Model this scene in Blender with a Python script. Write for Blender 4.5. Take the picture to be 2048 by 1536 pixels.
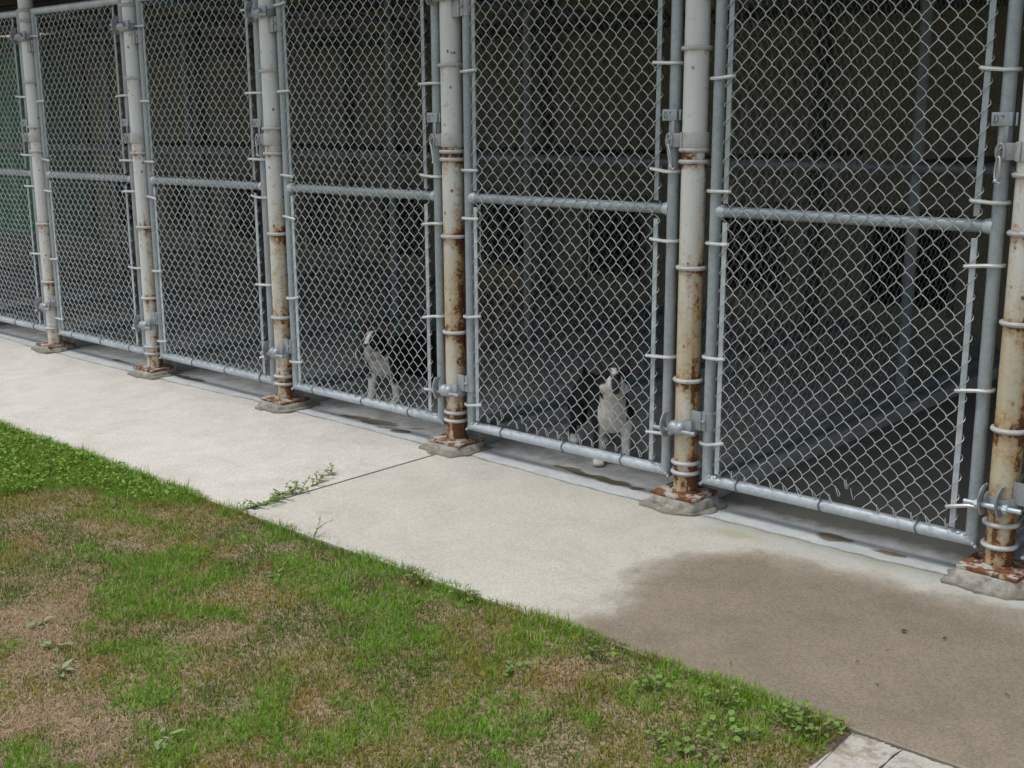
import bpy, bmesh, math, random
import numpy as np
from mathutils import Matrix, Vector, noise as mnoise

random.seed(7)
RNG = np.random.default_rng(7)
for o in list(bpy.data.objects):
    bpy.data.objects.remove(o)
scene = bpy.context.scene
col = scene.collection
R = math.radians

# ------------------------------------------------------------------ camera
CAM = Vector((3.589, -3.616, 1.419))
yaw, pitch, roll = R(42.033), R(12.553), R(-0.293)
fw = Vector((-math.sin(yaw) * math.cos(pitch), math.cos(yaw) * math.cos(pitch), -math.sin(pitch)))
rt = Vector((math.cos(yaw), math.sin(yaw), 0))
up = rt.cross(fw)
r2 = math.cos(roll) * rt + math.sin(roll) * up
u2 = -math.sin(roll) * rt + math.cos(roll) * up
cd = bpy.data.cameras.new('camera')
cam = bpy.data.objects.new('camera', cd)
col.objects.link(cam)
cam.matrix_world = Matrix((( r2.x, u2.x, -fw.x, CAM.x), (r2.y, u2.y, -fw.y, CAM.y),
                           (r2.z, u2.z, -fw.z, CAM.z), (0, 0, 0, 1)))
cd.sensor_width = 36.0
cd.lens = 41.99
cd.clip_start = 0.05
cd.clip_end = 2000
scene.camera = cam

# ------------------------------------------------------------------ daylight (bright overcast)
SUN_EL, SUN_AZ = R(72), math.atan2(-0.78, -0.62)          # azimuth of the sun seen from the scene
world = bpy.data.worlds.new('World')
scene.world = world
world.use_nodes = True
wn, wl = world.node_tree.nodes, world.node_tree.links
wn.clear()
sky = wn.new('ShaderNodeTexSky')
sky.sky_type = 'NISHITA'
sky.sun_disc = False
sky.sun_elevation = SUN_EL
sky.sun_rotation = math.pi / 2 - SUN_AZ
sky.dust_density = 4.0
sky.air_density = 1.2
hs = wn.new('ShaderNodeHueSaturation')
hs.inputs['Saturation'].default_value = 0.52
bg = wn.new('ShaderNodeBackground')
bg.inputs['Strength'].default_value = 0.128
wo = wn.new('ShaderNodeOutputWorld')
wl.new(sky.outputs[0], hs.inputs['Color'])
wl.new(hs.outputs[0], bg.inputs[0])
wl.new(bg.outputs[0], wo.inputs[0])
sd = bpy.data.lights.new('sun', 'SUN')
sd.energy = 1.35
sd.angle = R(20)
sd.color = (1.0, 0.98, 0.95)
sun = bpy.data.objects.new('sun', sd)
col.objects.link(sun)
sdir = Vector((math.cos(SUN_AZ) * math.cos(SUN_EL), math.sin(SUN_AZ) * math.cos(SUN_EL), math.sin(SUN_EL)))
sun.rotation_euler = sdir.to_track_quat('Z', 'Y').to_euler()
sun.location = (0, -3, 6)
vs = scene.view_settings
vs.view_transform = 'Standard'
vs.look = 'None'
vs.exposure = 0.33
vs.gamma = 1.0
vs.use_curve_mapping = False

# ------------------------------------------------------------------ materials
def mat(name):
    m = bpy.data.materials.new(name)
    m.use_nodes = True
    nt = m.node_tree
    nt.nodes.clear()
    return m, nt, nt.nodes, nt.links

class N:
    """small node helper"""
    def __init__(s, name):
        s.m, s.nt, s.n, s.l = mat(name)
        s.out = s.n.new('ShaderNodeOutputMaterial')
        s.b = s.n.new('ShaderNodeBsdfPrincipled')
        s.l.new(s.b.outputs[0], s.out.inputs[0])
        s.tc = s.n.new('ShaderNodeTexCoord')
        s.co = s.tc.outputs['Object']
    def link(s, a, b):
        s.l.new(a, b)
    def noise(s, scale, detail=4, rough=.55, co=None, dist=0.0):
        t = s.n.new('ShaderNodeTexNoise')
        t.inputs['Scale'].default_value = scale
        t.inputs['Detail'].default_value = detail
        t.inputs['Roughness'].default_value = rough
        t.inputs['Distortion'].default_value = dist
        s.l.new(co or s.co, t.inputs['Vector'])
        return t.outputs[0]
    def ramp(s, v, stops):
        t = s.n.new('ShaderNodeValToRGB')
        e = t.color_ramp.elements
        while len(e) < len(stops):
            e.new(.5)
        for x, (p, c) in zip(e, stops):
            x.position = p
            x.color = (c, c, c, 1) if isinstance(c, (int, float)) else (*c, 1)
        s.l.new(v, t.inputs[0])
        return t.outputs[0]
    def mix(s, f, a, b, mode='MIX'):
        t = s.n.new('ShaderNodeMix')
        t.data_type = 'RGBA'
        t.blend_type = mode
        for i, v in ((0, f), (6, a), (7, b)):
            if isinstance(v, (int, float)):
                t.inputs[i].default_value = v if i == 0 else (v, v, v, 1)
            elif isinstance(v, tuple):
                t.inputs[i].default_value = (*v, 1)
            else:
                s.l.new(v, t.inputs[i])
        return t.outputs[2]
    def math(s, op, a, b=0.0, c=0.0, clamp=False):
        t = s.n.new('ShaderNodeMath')
        t.operation = op
        t.use_clamp = clamp
        for i, v in enumerate((a, b, c)):
            if isinstance(v, (int, float)):
                t.inputs[i].default_value = v
            else:
                s.l.new(v, t.inputs[i])
        return t.outputs[0]
    def attr(s, name):
        t = s.n.new('ShaderNodeAttribute')
        t.attribute_name = name
        return t.outputs['Fac']
    def attrc(s, name):
        t = s.n.new('ShaderNodeAttribute')
        t.attribute_name = name
        return t.outputs['Color']
    def mapping(s, scale=(1, 1, 1), co=None):
        t = s.n.new('ShaderNodeMapping')
        t.inputs['Scale'].default_value = scale
        s.l.new(co or s.co, t.inputs['Vector'])
        return t.outputs[0]
    def bump(s, h, strength=.3, dist=.002):
        t = s.n.new('ShaderNodeBump')
        t.inputs['Strength'].default_value = strength
        t.inputs['Distance'].default_value = dist
        s.l.new(h, t.inputs['Height'])
        s.l.new(t.outputs[0], s.b.inputs['Normal'])
    def set(s, **k):
        names = dict(base='Base Color', rough='Roughness', metal='Metallic', spec='Specular IOR Level')
        for a, v in k.items():
            i = s.b.inputs[names[a]]
            if isinstance(v, (int, float)):
                i.default_value = v
            elif isinstance(v, tuple):
                i.default_value = (*v, 1)
            else:
                s.l.new(v, i)
        return s.m
    def random_offset(s):
        oi = s.n.new('ShaderNodeObjectInfo')
        v = s.n.new('ShaderNodeVectorMath')
        v.operation = 'SCALE'
        v.inputs[0].default_value = (37.0, 19.0, 53.0)
        s.l.new(oi.outputs['Random'], v.inputs['Scale'])
        a = s.n.new('ShaderNodeVectorMath')
        a.operation = 'ADD'
        s.l.new(s.co, a.inputs[0])
        s.l.new(v.outputs[0], a.inputs[1])
        s.co = a.outputs[0]

def galv(name, lo, hi, metal=.55, rough=.42, spangle=60):
    g = N(name)
    g.random_offset()
    n1 = g.noise(spangle, 3, .6)
    n2 = g.noise(7, 4, .6, g.mapping((1, 1, .35)))
    f = g.math('ADD', g.math('MULTIPLY', n1, .45), g.math('MULTIPLY', n2, .55))
    c = g.mix(g.ramp(f, ((.36, 0.0), (.64, 1.0))), lo, hi)
    dirt_shade = g.ramp(g.noise(16, 5, .7), ((.60, 0.0), (.76, .55)))
    c = g.mix(dirt_shade, c, (.16, .16, .15))
    r = g.math('ADD', g.math('MULTIPLY', n2, .25), rough - .12)
    g.bump(n1, .06, .001)
    return g.set(base=c, metal=metal, rough=r)

M_TUBE = galv('galvanized_tube', (.28, .33, .355), (.41, .46, .485), .32, .46)
M_RAIL = galv('galvanized_rail', (.40, .46, .50), (.60, .655, .69), .28, .44)
M_BAND = galv('aluminium_band', (.56, .59, .59), (.72, .74, .735), .45, .38, 40)
M_FIT = galv('cast_fitting', (.27, .30, .32), (.46, .49, .51), .5, .5, 35)
M_CHROME = galv('bright_steel', (.50, .51, .52), (.68, .69, .70), .85, .32, 20)
M_TIE = galv('dull_wire_tie', (.17, .19, .22), (.27, .30, .33), .6, .5)
M_PART = galv('weathered_pipe', (.15, .18, .20), (.25, .28, .305), .25, .55)

def wire_mat(name, rusty, lo=(.37, .43, .42), hi=(.56, .625, .61)):
    g = N(name)
    n = g.noise(22, 3, .6)
    c = g.mix(g.ramp(n, ((.35, 0.0), (.65, 1.0))), lo, hi)
    if rusty:
        r = g.attr('rust')
        f = g.ramp(g.math('ADD', r, g.math('MULTIPLY', g.math('SUBTRACT', g.noise(38, 3), .5), .7)), ((.42, 0.0), (.6, 1.0)))
        c = g.mix(f, c, g.mix(g.noise(60, 2), (.16, .07, .025), (.44, .22, .085)))
        return g.set(base=c, metal=g.math('MULTIPLY', g.math('SUBTRACT', 1.0, f), .3), rough=.6)
    return g.set(base=c, metal=.45, rough=.42)
M_WIRE = wire_mat('chain_link_wire', False)
M_WIRE_P = wire_mat('shade_toned_chain_link_wire', False, (.17, .18, .17), (.30, .31, .29))  # partition wire, darkened in colour for the shade inside the runs
M_WIRE_R = wire_mat('rusting_chain_link_wire', True, (.15, .155, .145), (.25, .255, .235))

def post_mat():
    g = N('flaking_white_post_paint')
    g.random_offset()
    ra, ya = g.attr('rust'), g.attr('yellow')
    paint = g.mix(g.noise(5, 4), (.63, .675, .685), (.725, .765, .77))
    stain = g.mix(g.noise(24, 4), (.43, .365, .205), (.55, .505, .36))
    yf = g.math('MULTIPLY', ya, g.ramp(g.noise(9, 5, .65, g.mapping((1, 1, .3))), ((.22, 0.15), (.52, 1.0))), clamp=True)
    c = g.mix(yf, paint, stain)
    # orange bleed around the rust, then dark rust itself, in flakes
    fl = g.noise(75, 5, .72)
    big = g.noise(19, 4, .6)
    k = g.math('ADD', g.math('MULTIPLY', g.math('SUBTRACT', fl, .5), .95), g.math('MULTIPLY', g.math('SUBTRACT', big, .5), .95))
    v = g.math('ADD', ra, k)
    c = g.mix(g.ramp(v, ((.30, 0.0), (.66, .9))), c, (.42, .225, .065))
    f2 = g.ramp(v, ((.56, 0.0), (.70, 1.0)))
    c = g.mix(f2, c, g.mix(g.noise(50, 3), (.055, .022, .012), (.20, .075, .028)))
    # small isolated spots
    vor = g.n.new('ShaderNodeTexVoronoi')
    vor.inputs['Scale'].default_value = 24
    g.link(g.mapping((1, 1, .8)), vor.inputs['Vector'])
    spot = g.math('MULTIPLY', g.ramp(g.math('ADD', vor.outputs['Distance'], g.math('MULTIPLY', g.math('SUBTRACT', fl, .5), .25)), ((.10, 1.0), (.17, 0.0))),
                  g.ramp(g.math('ADD', g.noise(11, 2), g.math('MULTIPLY', ya, .13)), ((.47, 0.0), (.55, .95))))
    c = g.mix(spot, c, (.17, .085, .03))
    g.bump(g.math('SUBTRACT', g.noise(200, 2), f2), .25, .0015)
    return g.set(base=c, rough=g.math('ADD', .34, g.math('MULTIPLY', f2, .5)), spec=.5)
M_POST = post_mat()

def rust_mat(name, keep):
    g = N(name)
    g.random_offset()
    a = g.noise(34, 6, .7)
    c = g.mix(g.ramp(a, ((.35, 0.0), (.65, 1.0))), (.085, .032, .018), (.26, .105, .04))
    p = g.ramp(g.noise(21, 5, .7), ((keep, 0.0), (keep + .05, 1.0)))
    c = g.mix(p, c, g.mix(g.noise(60, 4), (.34, .32, .28), (.52, .51, .47)))
    g.bump(g.noise(120, 4), .5, .002)
    return g.set(base=c, rough=.8)
M_PLATE = rust_mat('rusted_steel_plate', .50)

def ring_mat():
    g = N('painted_weld_ring')
    g.random_offset()
    c = g.mix(g.noise(40, 4), (.41, .425, .415), (.56, .575, .56))
    c = g.mix(g.ramp(g.noise(30, 5, .7), ((.60, 0.0), (.70, .9))), c, (.22, .11, .045))
    return g.set(base=c, rough=.4)
M_RING = ring_mat()

def concrete(name, kind):
    g = N(name)
    big = g.noise(1.3, 5, .6)
    mid = g.noise(9, 6, .65)
    fine = g.noise(160, 4, .75)
    grit = g.noise(430, 2, .7)
    if kind == 'walk':
        c = g.mix(big, (.415, .405, .352), (.49, .475, .42))
        c = g.mix(g.attr('pale'), c, g.mix(big, (.52, .50, .455), (.60, .575, .53)))
        c = g.mix(g.math('MULTIPLY', g.ramp(mid, ((.40, 1.0), (.60, 0.0))), .30), c, (.46, .42, .37))
    else:
        c = g.mix(big, (.50, .52, .52), (.62, .64, .635))
        c = g.mix(g.math('MULTIPLY', g.ramp(mid, ((.38, 1.0), (.58, 0.0))), .5), c, (.36, .38, .38))
    c = g.mix(.9, c, g.ramp(fine, ((.25, .55), (.5, 1.0), (.75, 1.28))), 'MULTIPLY')
    blotch = g.noise(3.2, 6, .72, None, .8)
    c = g.mix(.55, c, g.ramp(blotch, ((.30, .74), (.5, 1.0), (.70, 1.16))), 'MULTIPLY')
    c = g.mix(g.ramp(grit, ((.66, 0.0), (.74, .5))), c, (.22, .19, .16))
    # pits
    vor = g.n.new('ShaderNodeTexVoronoi')
    vor.inputs['Scale'].default_value = 26
    g.link(g.co, vor.inputs['Vector'])
    pit = g.math('MULTIPLY', g.ramp(vor.outputs['Distance'], ((.06, 1.0), (.12, 0.0))), g.ramp(g.noise(5, 2), ((.58, 0.0), (.66, .6))))
    c = g.mix(pit, c, (.20, .17, .14))
    # dirt, floor shade and wet masks painted as vertex values with broken edges
    wet0 = g.attr('wet')
    jag = g.math('ADD', g.math('MULTIPLY', g.math('SUBTRACT', g.noise(17, 6, .74), .5), .75), g.math('MULTIPLY', g.math('SUBTRACT', fine, .5), .35))
    wet = g.ramp(g.math('ADD', wet0, jag), ((.18, 0.0), (.55, .72), (.92, 1.0)))
    wc = g.mix(g.noise(5, 5, .65), (.180, .152, .112), (.250, .212, .160))
    wc = g.mix(.6, wc, g.ramp(blotch, ((.30, .70), (.5, 1.0), (.70, 1.15))), 'MULTIPLY')
    wc = g.mix(1.0, wc, g.ramp(fine, ((.25, .45), (.5, 1.0), (.75, 1.45))), 'MULTIPLY')
    wc = g.mix(g.ramp(grit, ((.62, 0.0), (.72, .6))), wc, (.075, .06, .05))
    c = g.mix(wet, c, wc)
    lime = g.ramp(g.math('ADD', g.attr('lime'), g.math('MULTIPLY', g.math('SUBTRACT', g.noise(11, 6, .72), .5), 1.3)), ((.25, 0.0), (.9, .9)))
    c = g.mix(lime, c, g.mix(g.noise(16, 6, .7), (.30, .33, .325), (.56, .595, .585)))
    dirt_shade0 = g.attr('dirt_shade')
    dirt_shade = g.ramp(g.math('ADD', dirt_shade0, g.math('MULTIPLY', g.math('SUBTRACT', g.noise(13, 6, .7), .5), .8)), ((.30, 0.0), (.85, 1.0)))
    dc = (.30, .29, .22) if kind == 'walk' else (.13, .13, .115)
    c = g.mix(dirt_shade, c, g.mix(g.noise(6, 4), dc, tuple(x * 1.35 for x in dc)))
    pud = g.ramp(g.math('ADD', g.attr('puddle'), g.math('MULTIPLY', jag, .6)), ((.42, 0.0), (.55, 1.0)))
    c = g.mix(pud, c, g.mix(g.noise(20, 5, .7), (.16, .135, .088), (.27, .23, .155)))
    moss = g.ramp(g.math('ADD', g.attr('moss'), g.math('MULTIPLY', g.math('SUBTRACT', g.noise(18, 5, .7), .5), 1.1)), ((.35, 0.0), (.95, .8)))
    c = g.mix(moss, c, (.33, .34, .17))
    g.bump(g.math('ADD', fine, g.math('MULTIPLY', grit, .6)), .35, .0025)
    r = g.math('SUBTRACT', .88, g.math('ADD', g.math('MULTIPLY', wet, .22), g.math('MULTIPLY', pud, .30)))
    return g.set(base=c, rough=r, spec=.35)
M_WALK = concrete('sidewalk_concrete', 'walk')
M_APRON = concrete('kennel_floor_concrete', 'floor')

def footing_mat():
    g = N('footing_mortar')
    g.random_offset()
    c = g.mix(g.ramp(g.noise(14, 6, .75), ((.35, 0.0), (.65, 1.0))), (.23, .225, .195), (.46, .45, .405))
    c = g.mix(g.ramp(g.noise(33, 5, .7), ((.54, 0.0), (.68, .85))), c, (.21, .18, .12))
    sep = g.n.new('ShaderNodeSeparateXYZ')
    g.link(g.tc.outputs['Object'], sep.inputs[0])
    run = g.math('ADD', g.math('MULTIPLY', sep.outputs['Z'], 11.0), g.math('MULTIPLY', g.math('SUBTRACT', g.noise(40, 4, .6, g.mapping((1, 1, .15))), .5), 1.6))
    c = g.mix(g.ramp(run, ((.50, 0.0), (.86, .9))), c, (.30, .17, .07))
    foot = g.math('ADD', g.math('MULTIPLY', sep.outputs['Z'], 30.0), g.math('MULTIPLY', g.math('SUBTRACT', g.noise(25, 5, .7), .5), 1.6))
    c = g.mix(g.ramp(foot, ((.12, .8), (.75, 0.0))), c, (.17, .15, .11))
    g.bump(g.noise(60, 5, .7), .7, .006)
    return g.set(base=c, rough=.9)
M_FOOT = footing_mat()

def soil_mat():
    g = N('lawn_soil')
    c = g.mix(g.noise(7, 6, .7), (.25, .18, .125), (.42, .315, .225))
    c = g.mix(g.ramp(g.noise(60, 5, .75), ((.45, 0.0), (.7, .8))), c, (.10, .075, .05))
    g.bump(g.noise(90, 5, .75), .8, .008)
    return g.set(base=c, rough=.95)
M_SOIL = soil_mat()

def far_lawn_mat():
    g = N('distant_lawn')
    c = g.mix(g.noise(.8, 6, .7), (.10, .13, .04), (.22, .17, .09))
    c = g.mix(.8, c, g.ramp(g.noise(60, 3, .7), ((.3, .5), (.7, 1.4))), 'MULTIPLY')
    return g.set(base=c, rough=.95)
M_FAR = far_lawn_mat()

def blade_mat():
    g = N('grass_blades')
    c = g.attrc('tint')
    g.set(base=c, rough=.6, spec=.25)
    tr = g.n.new('ShaderNodeBsdfTranslucent')
    g.link(c, tr.inputs[0])
    mx = g.n.new('ShaderNodeMixShader')
    mx.inputs[0].default_value = .3
    g.link(g.b.outputs[0], mx.inputs[1])
    g.link(tr.outputs[0], mx.inputs[2])
    g.link(mx.outputs[0], g.out.inputs[0])
    return g.m
M_BLADE = blade_mat()

def leaf_mat(name, a, b):
    g = N(name)
    g.random_offset()
    c = g.mix(g.noise(30, 3), a, b)
    g.set(base=c, rough=.5, spec=.3)
    tr = g.n.new('ShaderNodeBsdfTranslucent')
    g.link(c, tr.inputs[0])
    mx = g.n.new('ShaderNodeMixShader')
    mx.inputs[0].default_value = .3
    g.link(g.b.outputs[0], mx.inputs[1])
    g.link(tr.outputs[0], mx.inputs[2])
    g.link(mx.outputs[0], g.out.inputs[0])
    return g.m
M_LEAF = leaf_mat('weed_leaf', (.13, .235, .05), (.24, .36, .085))
M_LEAF2 = leaf_mat('pale_plantain_leaf', (.22, .29, .13), (.34, .42, .21))
M_STEM = leaf_mat('weed_stem', (.14, .17, .06), (.20, .20, .09))
M_HEDGE = leaf_mat('hedge_leaf', (.07, .15, .025), (.16, .28, .04))
M_DEADLEAF = leaf_mat('dead_leaf', (.07, .045, .025), (.13, .085, .045))

def flat_mat(name, a, b, scale=6, rough=.8, bump=0, bs=40):
    g = N(name)
    c = g.mix(g.ramp(g.noise(scale, 5, .65), ((.3, 0.0), (.7, 1.0))), a, b)
    if bump:
        g.bump(g.noise(bs, 4), bump, .003)
    return g.set(base=c, rough=rough)
M_WALL = flat_mat('olive_wall_board', (.185, .18, .12), (.265, .255, .175), 3, .8, .3)
M_WALLB = flat_mat('dark_wall_stud', (.035, .036, .04), (.06, .06, .062), 9, .7)
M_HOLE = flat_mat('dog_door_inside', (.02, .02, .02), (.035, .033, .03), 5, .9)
M_FRAME = flat_mat('dog_door_frame', (.08, .07, .055), (.12, .105, .08), 12, .7)
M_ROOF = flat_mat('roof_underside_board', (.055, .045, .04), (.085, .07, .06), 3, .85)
M_TARP = flat_mat('green_tarpaulin', (.012, .24, .11), (.02, .32, .16), 2, .45, .3, 6)
M_SCREEN = flat_mat('dark_green_screen', (.025, .10, .07), (.035, .14, .10), 3, .8)
M_CURB = flat_mat('curb_concrete', (.26, .27, .27), (.36, .37, .36), 12, .85, .4)
def slab_mat():
    g = N('old_white_slab')
    c = g.mix(g.noise(9, 6, .7), (.33, .31, .27), (.52, .505, .47))
    c = g.mix(g.ramp(g.noise(22, 6, .75), ((.47, 0.0), (.60, .85))), c, (.23, .185, .13))
    c = g.mix(.7, c, g.ramp(g.noise(170, 4, .75), ((.25, .6), (.5, 1.0), (.75, 1.25))), 'MULTIPLY')
    g.bump(g.noise(120, 5, .7), .6, .004)
    return g.set(base=c, rough=.9)
M_SLAB = slab_mat()
M_CHIP = flat_mat('stone_chip', (.33, .31, .27), (.50, .48, .43), 30, .85, .4)
M_DARKSEAM = flat_mat('gate_stamp', (.05, .055, .06), (.09, .095, .10), 30, .6)
M_NOSE = flat_mat('dog_nose', (.008, .008, .009), (.014, .014, .015), 30, .32)
M_EAR = flat_mat('dog_ear', (.018, .010, .009), (.060, .026, .020), 30, .75)
def fur_mat():
    g = N('dog_coat')
    c = g.attrc('coat')
    c = g.mix(.6, c, g.ramp(g.noise(110, 4, .7, g.mapping((.5, 1, .6))), ((.3, .72), (.7, 1.25))), 'MULTIPLY')
    g.bump(g.noise(160, 3, .7, g.mapping((.4, 1, .6))), .4, .003)
    return g.set(base=c, rough=.62, spec=.3)
M_FUR = fur_mat()

# ------------------------------------------------------------------ mesh helpers
class MB:
    def __init__(s):
        s.v, s.f = [], []
        s.n = 0
    def add(s, verts, faces):
        s.v.append(np.asarray(verts, float).reshape(-1, 3))
        n = s.n
        s.f += [tuple(i + n for i in f) for f in faces]
        s.n += len(s.v[-1])
    def box(s, c, d, rz=0.0, bev=0.0):
        c = Vector(c)
        bm = bmesh.new()
        bmesh.ops.create_cube(bm, size=1.0, matrix=Matrix.Translation(c) @ Matrix.Rotation(rz, 4, 'Z') @ Matrix.Diagonal((*d, 1)))
        if bev > 0:
            bmesh.ops.bevel(bm, geom=bm.edges[:] , offset=bev, segments=2, affect='EDGES', profile=.6)
        bm.verts.index_update()
        s.add([v.co[:] for v in bm.verts], [[v.index for v in f.verts] for f in bm.faces])
        bm.free()
    def tube(s, pts, r, n=10, closed=False, cap=True):
        pts = [Vector(p) for p in pts]
        m = len(pts)
        rr = r if isinstance(r, (list, tuple)) else [r] * m
        ref = None
        V = []
        for i, p in enumerate(pts):
            a = pts[(i - 1) % m] if (i > 0 or closed) else p
            b = pts[(i + 1) % m] if (i < m - 1 or closed) else p
            t = (b - a).normalized()
            if ref is None:
                ref = t.orthogonal().normalized()
            ref = (ref - t * ref.dot(t)).normalized()
            bi = t.cross(ref)
            for k in range(n):
                an = 2 * math.pi * k / n
                V.append(p + rr[i] * (math.cos(an) * ref + math.sin(an) * bi))
        F = []
        for i in range(m if closed else m - 1):
            j = (i + 1) % m
            for k in range(n):
                k2 = (k + 1) % n
                F.append((i * n + k, i * n + k2, j * n + k2, j * n + k))
        if cap and not closed:
            F.append(tuple(range(n - 1, -1, -1)))
            F.append(tuple((m - 1) * n + k for k in range(n)))
        s.add([v[:] for v in V], F)
    def lathe(s, c, prof, n=24, a0=0.0, a1=2 * math.pi, axis='Z'):
        full = abs(a1 - a0 - 2 * math.pi) < 1e-6
        m = n if full else n + 1
        V = []
        for (r, z) in prof:
            for k in range(m):
                an = a0 + (a1 - a0) * k / n
                x, y = r * math.cos(an), r * math.sin(an)
                q = (x, y, z) if axis == 'Z' else (z, x, y)
                V.append((c[0] + q[0], c[1] + q[1], c[2] + q[2]))
        F = []
        for i in range(len(prof) - 1):
            for k in range(n):
                k2 = (k + 1) % m if full else k + 1
                F.append((i * m + k, i * m + k2, (i + 1) * m + k2, (i + 1) * m + k))
        s.add(V, F)
    def torus(s, c, R_, r, n=28, k=8, squash=1.0):
        prof = [(R_ + r * math.cos(2 * math.pi * i / k), squash * r * math.sin(2 * math.pi * i / k)) for i in range(k + 1)]
        s.lathe(c, prof, n)
    def build(s, name, m, parent=None, smooth=40, link=True):
        me = bpy.data.meshes.new(name)
        V = np.concatenate(s.v) if s.v else np.zeros((0, 3))
        me.from_pydata(V.tolist(), [], s.f)
        me.materials.append(m)
        if smooth:
            me.polygons.foreach_set('use_smooth', np.ones(len(me.polygons), bool))
            me.set_sharp_from_angle(angle=R(smooth))
        me.update()
        return put(name, me, parent)

def put(name, me, parent=None):
    o = bpy.data.objects.new(name, me)
    col.objects.link(o)
    if parent:
        o.parent = parent
    return o

def empty(name, label, cat, loc=(0, 0, 0), rz=0.0, group=None):
    o = bpy.data.objects.new(name, None)
    col.objects.link(o)
    o.location = loc
    o.rotation_euler = (0, 0, rz)
    o.empty_display_size = .05
    tag(o, label, cat, group)
    return o

def tag(o, label=None, cat=None, group=None, kind=None):
    if label: o['label'] = label
    if cat: o['category'] = cat
    if group: o['group'] = group
    if kind: o['kind'] = kind
    return o

def mesh_np(name, V, F, m, smooth=True):
    """fast mesh from arrays; F is (n,k) with constant k"""
    me = bpy.data.meshes.new(name)
    F = np.asarray(F, np.int32)
    k = F.shape[1]
    me.vertices.add(len(V))
    me.vertices.foreach_set('co', np.asarray(V, np.float32).ravel())
    me.loops.add(F.size)
    me.loops.foreach_set('vertex_index', F.ravel())
    me.polygons.add(len(F))
    me.polygons.foreach_set('loop_start', np.arange(0, F.size, k, dtype=np.int32))
    me.polygons.foreach_set('use_smooth', np.full(len(F), smooth, bool))
    me.materials.append(m)
    me.update(calc_edges=True)
    me.validate()
    return me

def fattr(me, name, vals):
    a = me.attributes.new(name, 'FLOAT', 'POINT')
    a.data.foreach_set('value', np.asarray(vals, np.float32))

def cattr(me, name, rgb):
    a = me.attributes.new(name, 'FLOAT_COLOR', 'POINT')
    c = np.ones((len(rgb), 4), np.float32)
    c[:, :3] = rgb
    a.data.foreach_set('color', c.ravel())

def vnoise(x, y, s, seed=0):
    """smooth value noise in numpy, 0..1"""
    x, y = np.asarray(x) * s + seed * 17.3, np.asarray(y) * s - seed * 9.1
    xi, yi = np.floor(x), np.floor(y)
    fx, fy = x - xi, y - yi
    fx, fy = fx * fx * (3 - 2 * fx), fy * fy * (3 - 2 * fy)
    def h(a, b):
        q = np.sin(a * 127.1 + b * 311.7 + seed * 74.7) * 43758.5453
        return q - np.floor(q)
    return (h(xi, yi) * (1 - fx) + h(xi + 1, yi) * fx) * (1 - fy) + (h(xi, yi + 1) * (1 - fx) + h(xi + 1, yi + 1) * fx) * fy

def fbm(x, y, s, seed=0, o=4):
    t, a, w = 0, 1.0, 0
    for i in range(o):
        t = t + a * vnoise(x, y, s * 2 ** i, seed + i)
        w += a
        a *= .55
    return t / w

def smooth(a, b, x):
    t = np.clip((x - a) / (b - a), 0, 1)
    return t * t * (3 - 2 * t)

# ------------------------------------------------------------------ the setting: ground, sidewalk, floor
POSTS = [-4.78, -3.581, -2.421, -1.216, 0.0, 1.2, 2.362, 3.56]
EDGE = -1.15                                              # lawn side of the sidewalk
RUN = 3.84                                                # back wall of the runs

def back_edge(x):                                         # ragged line between sidewalk and kennel floor
    return -.062 + .022 * (fbm(x, 0 * np.asarray(x), 3.0, 5, 4) - .5) * 2 + .010 * (fbm(x, 0 * np.asarray(x), 17.0, 6, 3) - .5) * 2 - .012 * np.sin(np.asarray(x) * 1.7)

def grid(x0, x1, ny, step, f0, f1):
    nx = int(round((x1 - x0) / step)) + 1
    X = np.linspace(x0, x1, nx)
    T = np.linspace(0, 1, ny)
    Y = f0(X)[None, :] * (1 - T)[:, None] + f1(X)[None, :] * T[:, None]
    XX = np.broadcast_to(X[None, :], Y.shape)
    idx = np.arange(nx * ny).reshape(ny, nx)
    F = np.stack([idx[:-1, :-1], idx[:-1, 1:], idx[1:, 1:], idx[1:, :-1]], -1).reshape(-1, 4)
    return XX.ravel(), Y.ravel(), F, nx, ny

def skirt(V, F, nx, ny, drop):
    """vertical faces round a grid sheet so that a slab has thickness"""
    idx = np.arange(nx * ny).reshape(ny, nx)
    loop = np.concatenate([idx[0, :], idx[1:, -1], idx[-1, -2::-1], idx[-2:0:-1, 0]])
    base = len(V)
    lo = V[loop].copy()
    lo[:, 2] = drop
    L = len(loop)
    i = np.arange(L)
    j = (i + 1) % L
    S = np.stack([loop[i], base + i, base + j, loop[j]], -1)
    return np.concatenate([V, lo]), np.concatenate([F, S]), loop

def poly_sdf(px, py, poly):
    P = np.asarray(poly, float)
    d = np.full(px.shape, 1e9)
    inside = np.zeros(px.shape, bool)
    for i in range(len(P)):
        a, b = P[i], P[(i + 1) % len(P)]
        e = b - a
        wx, wy = px - a[0], py - a[1]
        t = np.clip((wx * e[0] + wy * e[1]) / (e @ e), 0, 1)
        d = np.minimum(d, np.hypot(wx - t * e[0], wy - t * e[1]))
        c = ((a[1] <= py) & (b[1] > py)) | ((b[1] <= py) & (a[1] > py))
        with np.errstate(divide='ignore', invalid='ignore'):
            xi = a[0] + (py - a[1]) / (b[1] - a[1] + 1e-12) * e[0]
        inside ^= c & (px < xi)
    return np.where(inside, d, -d)

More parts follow.
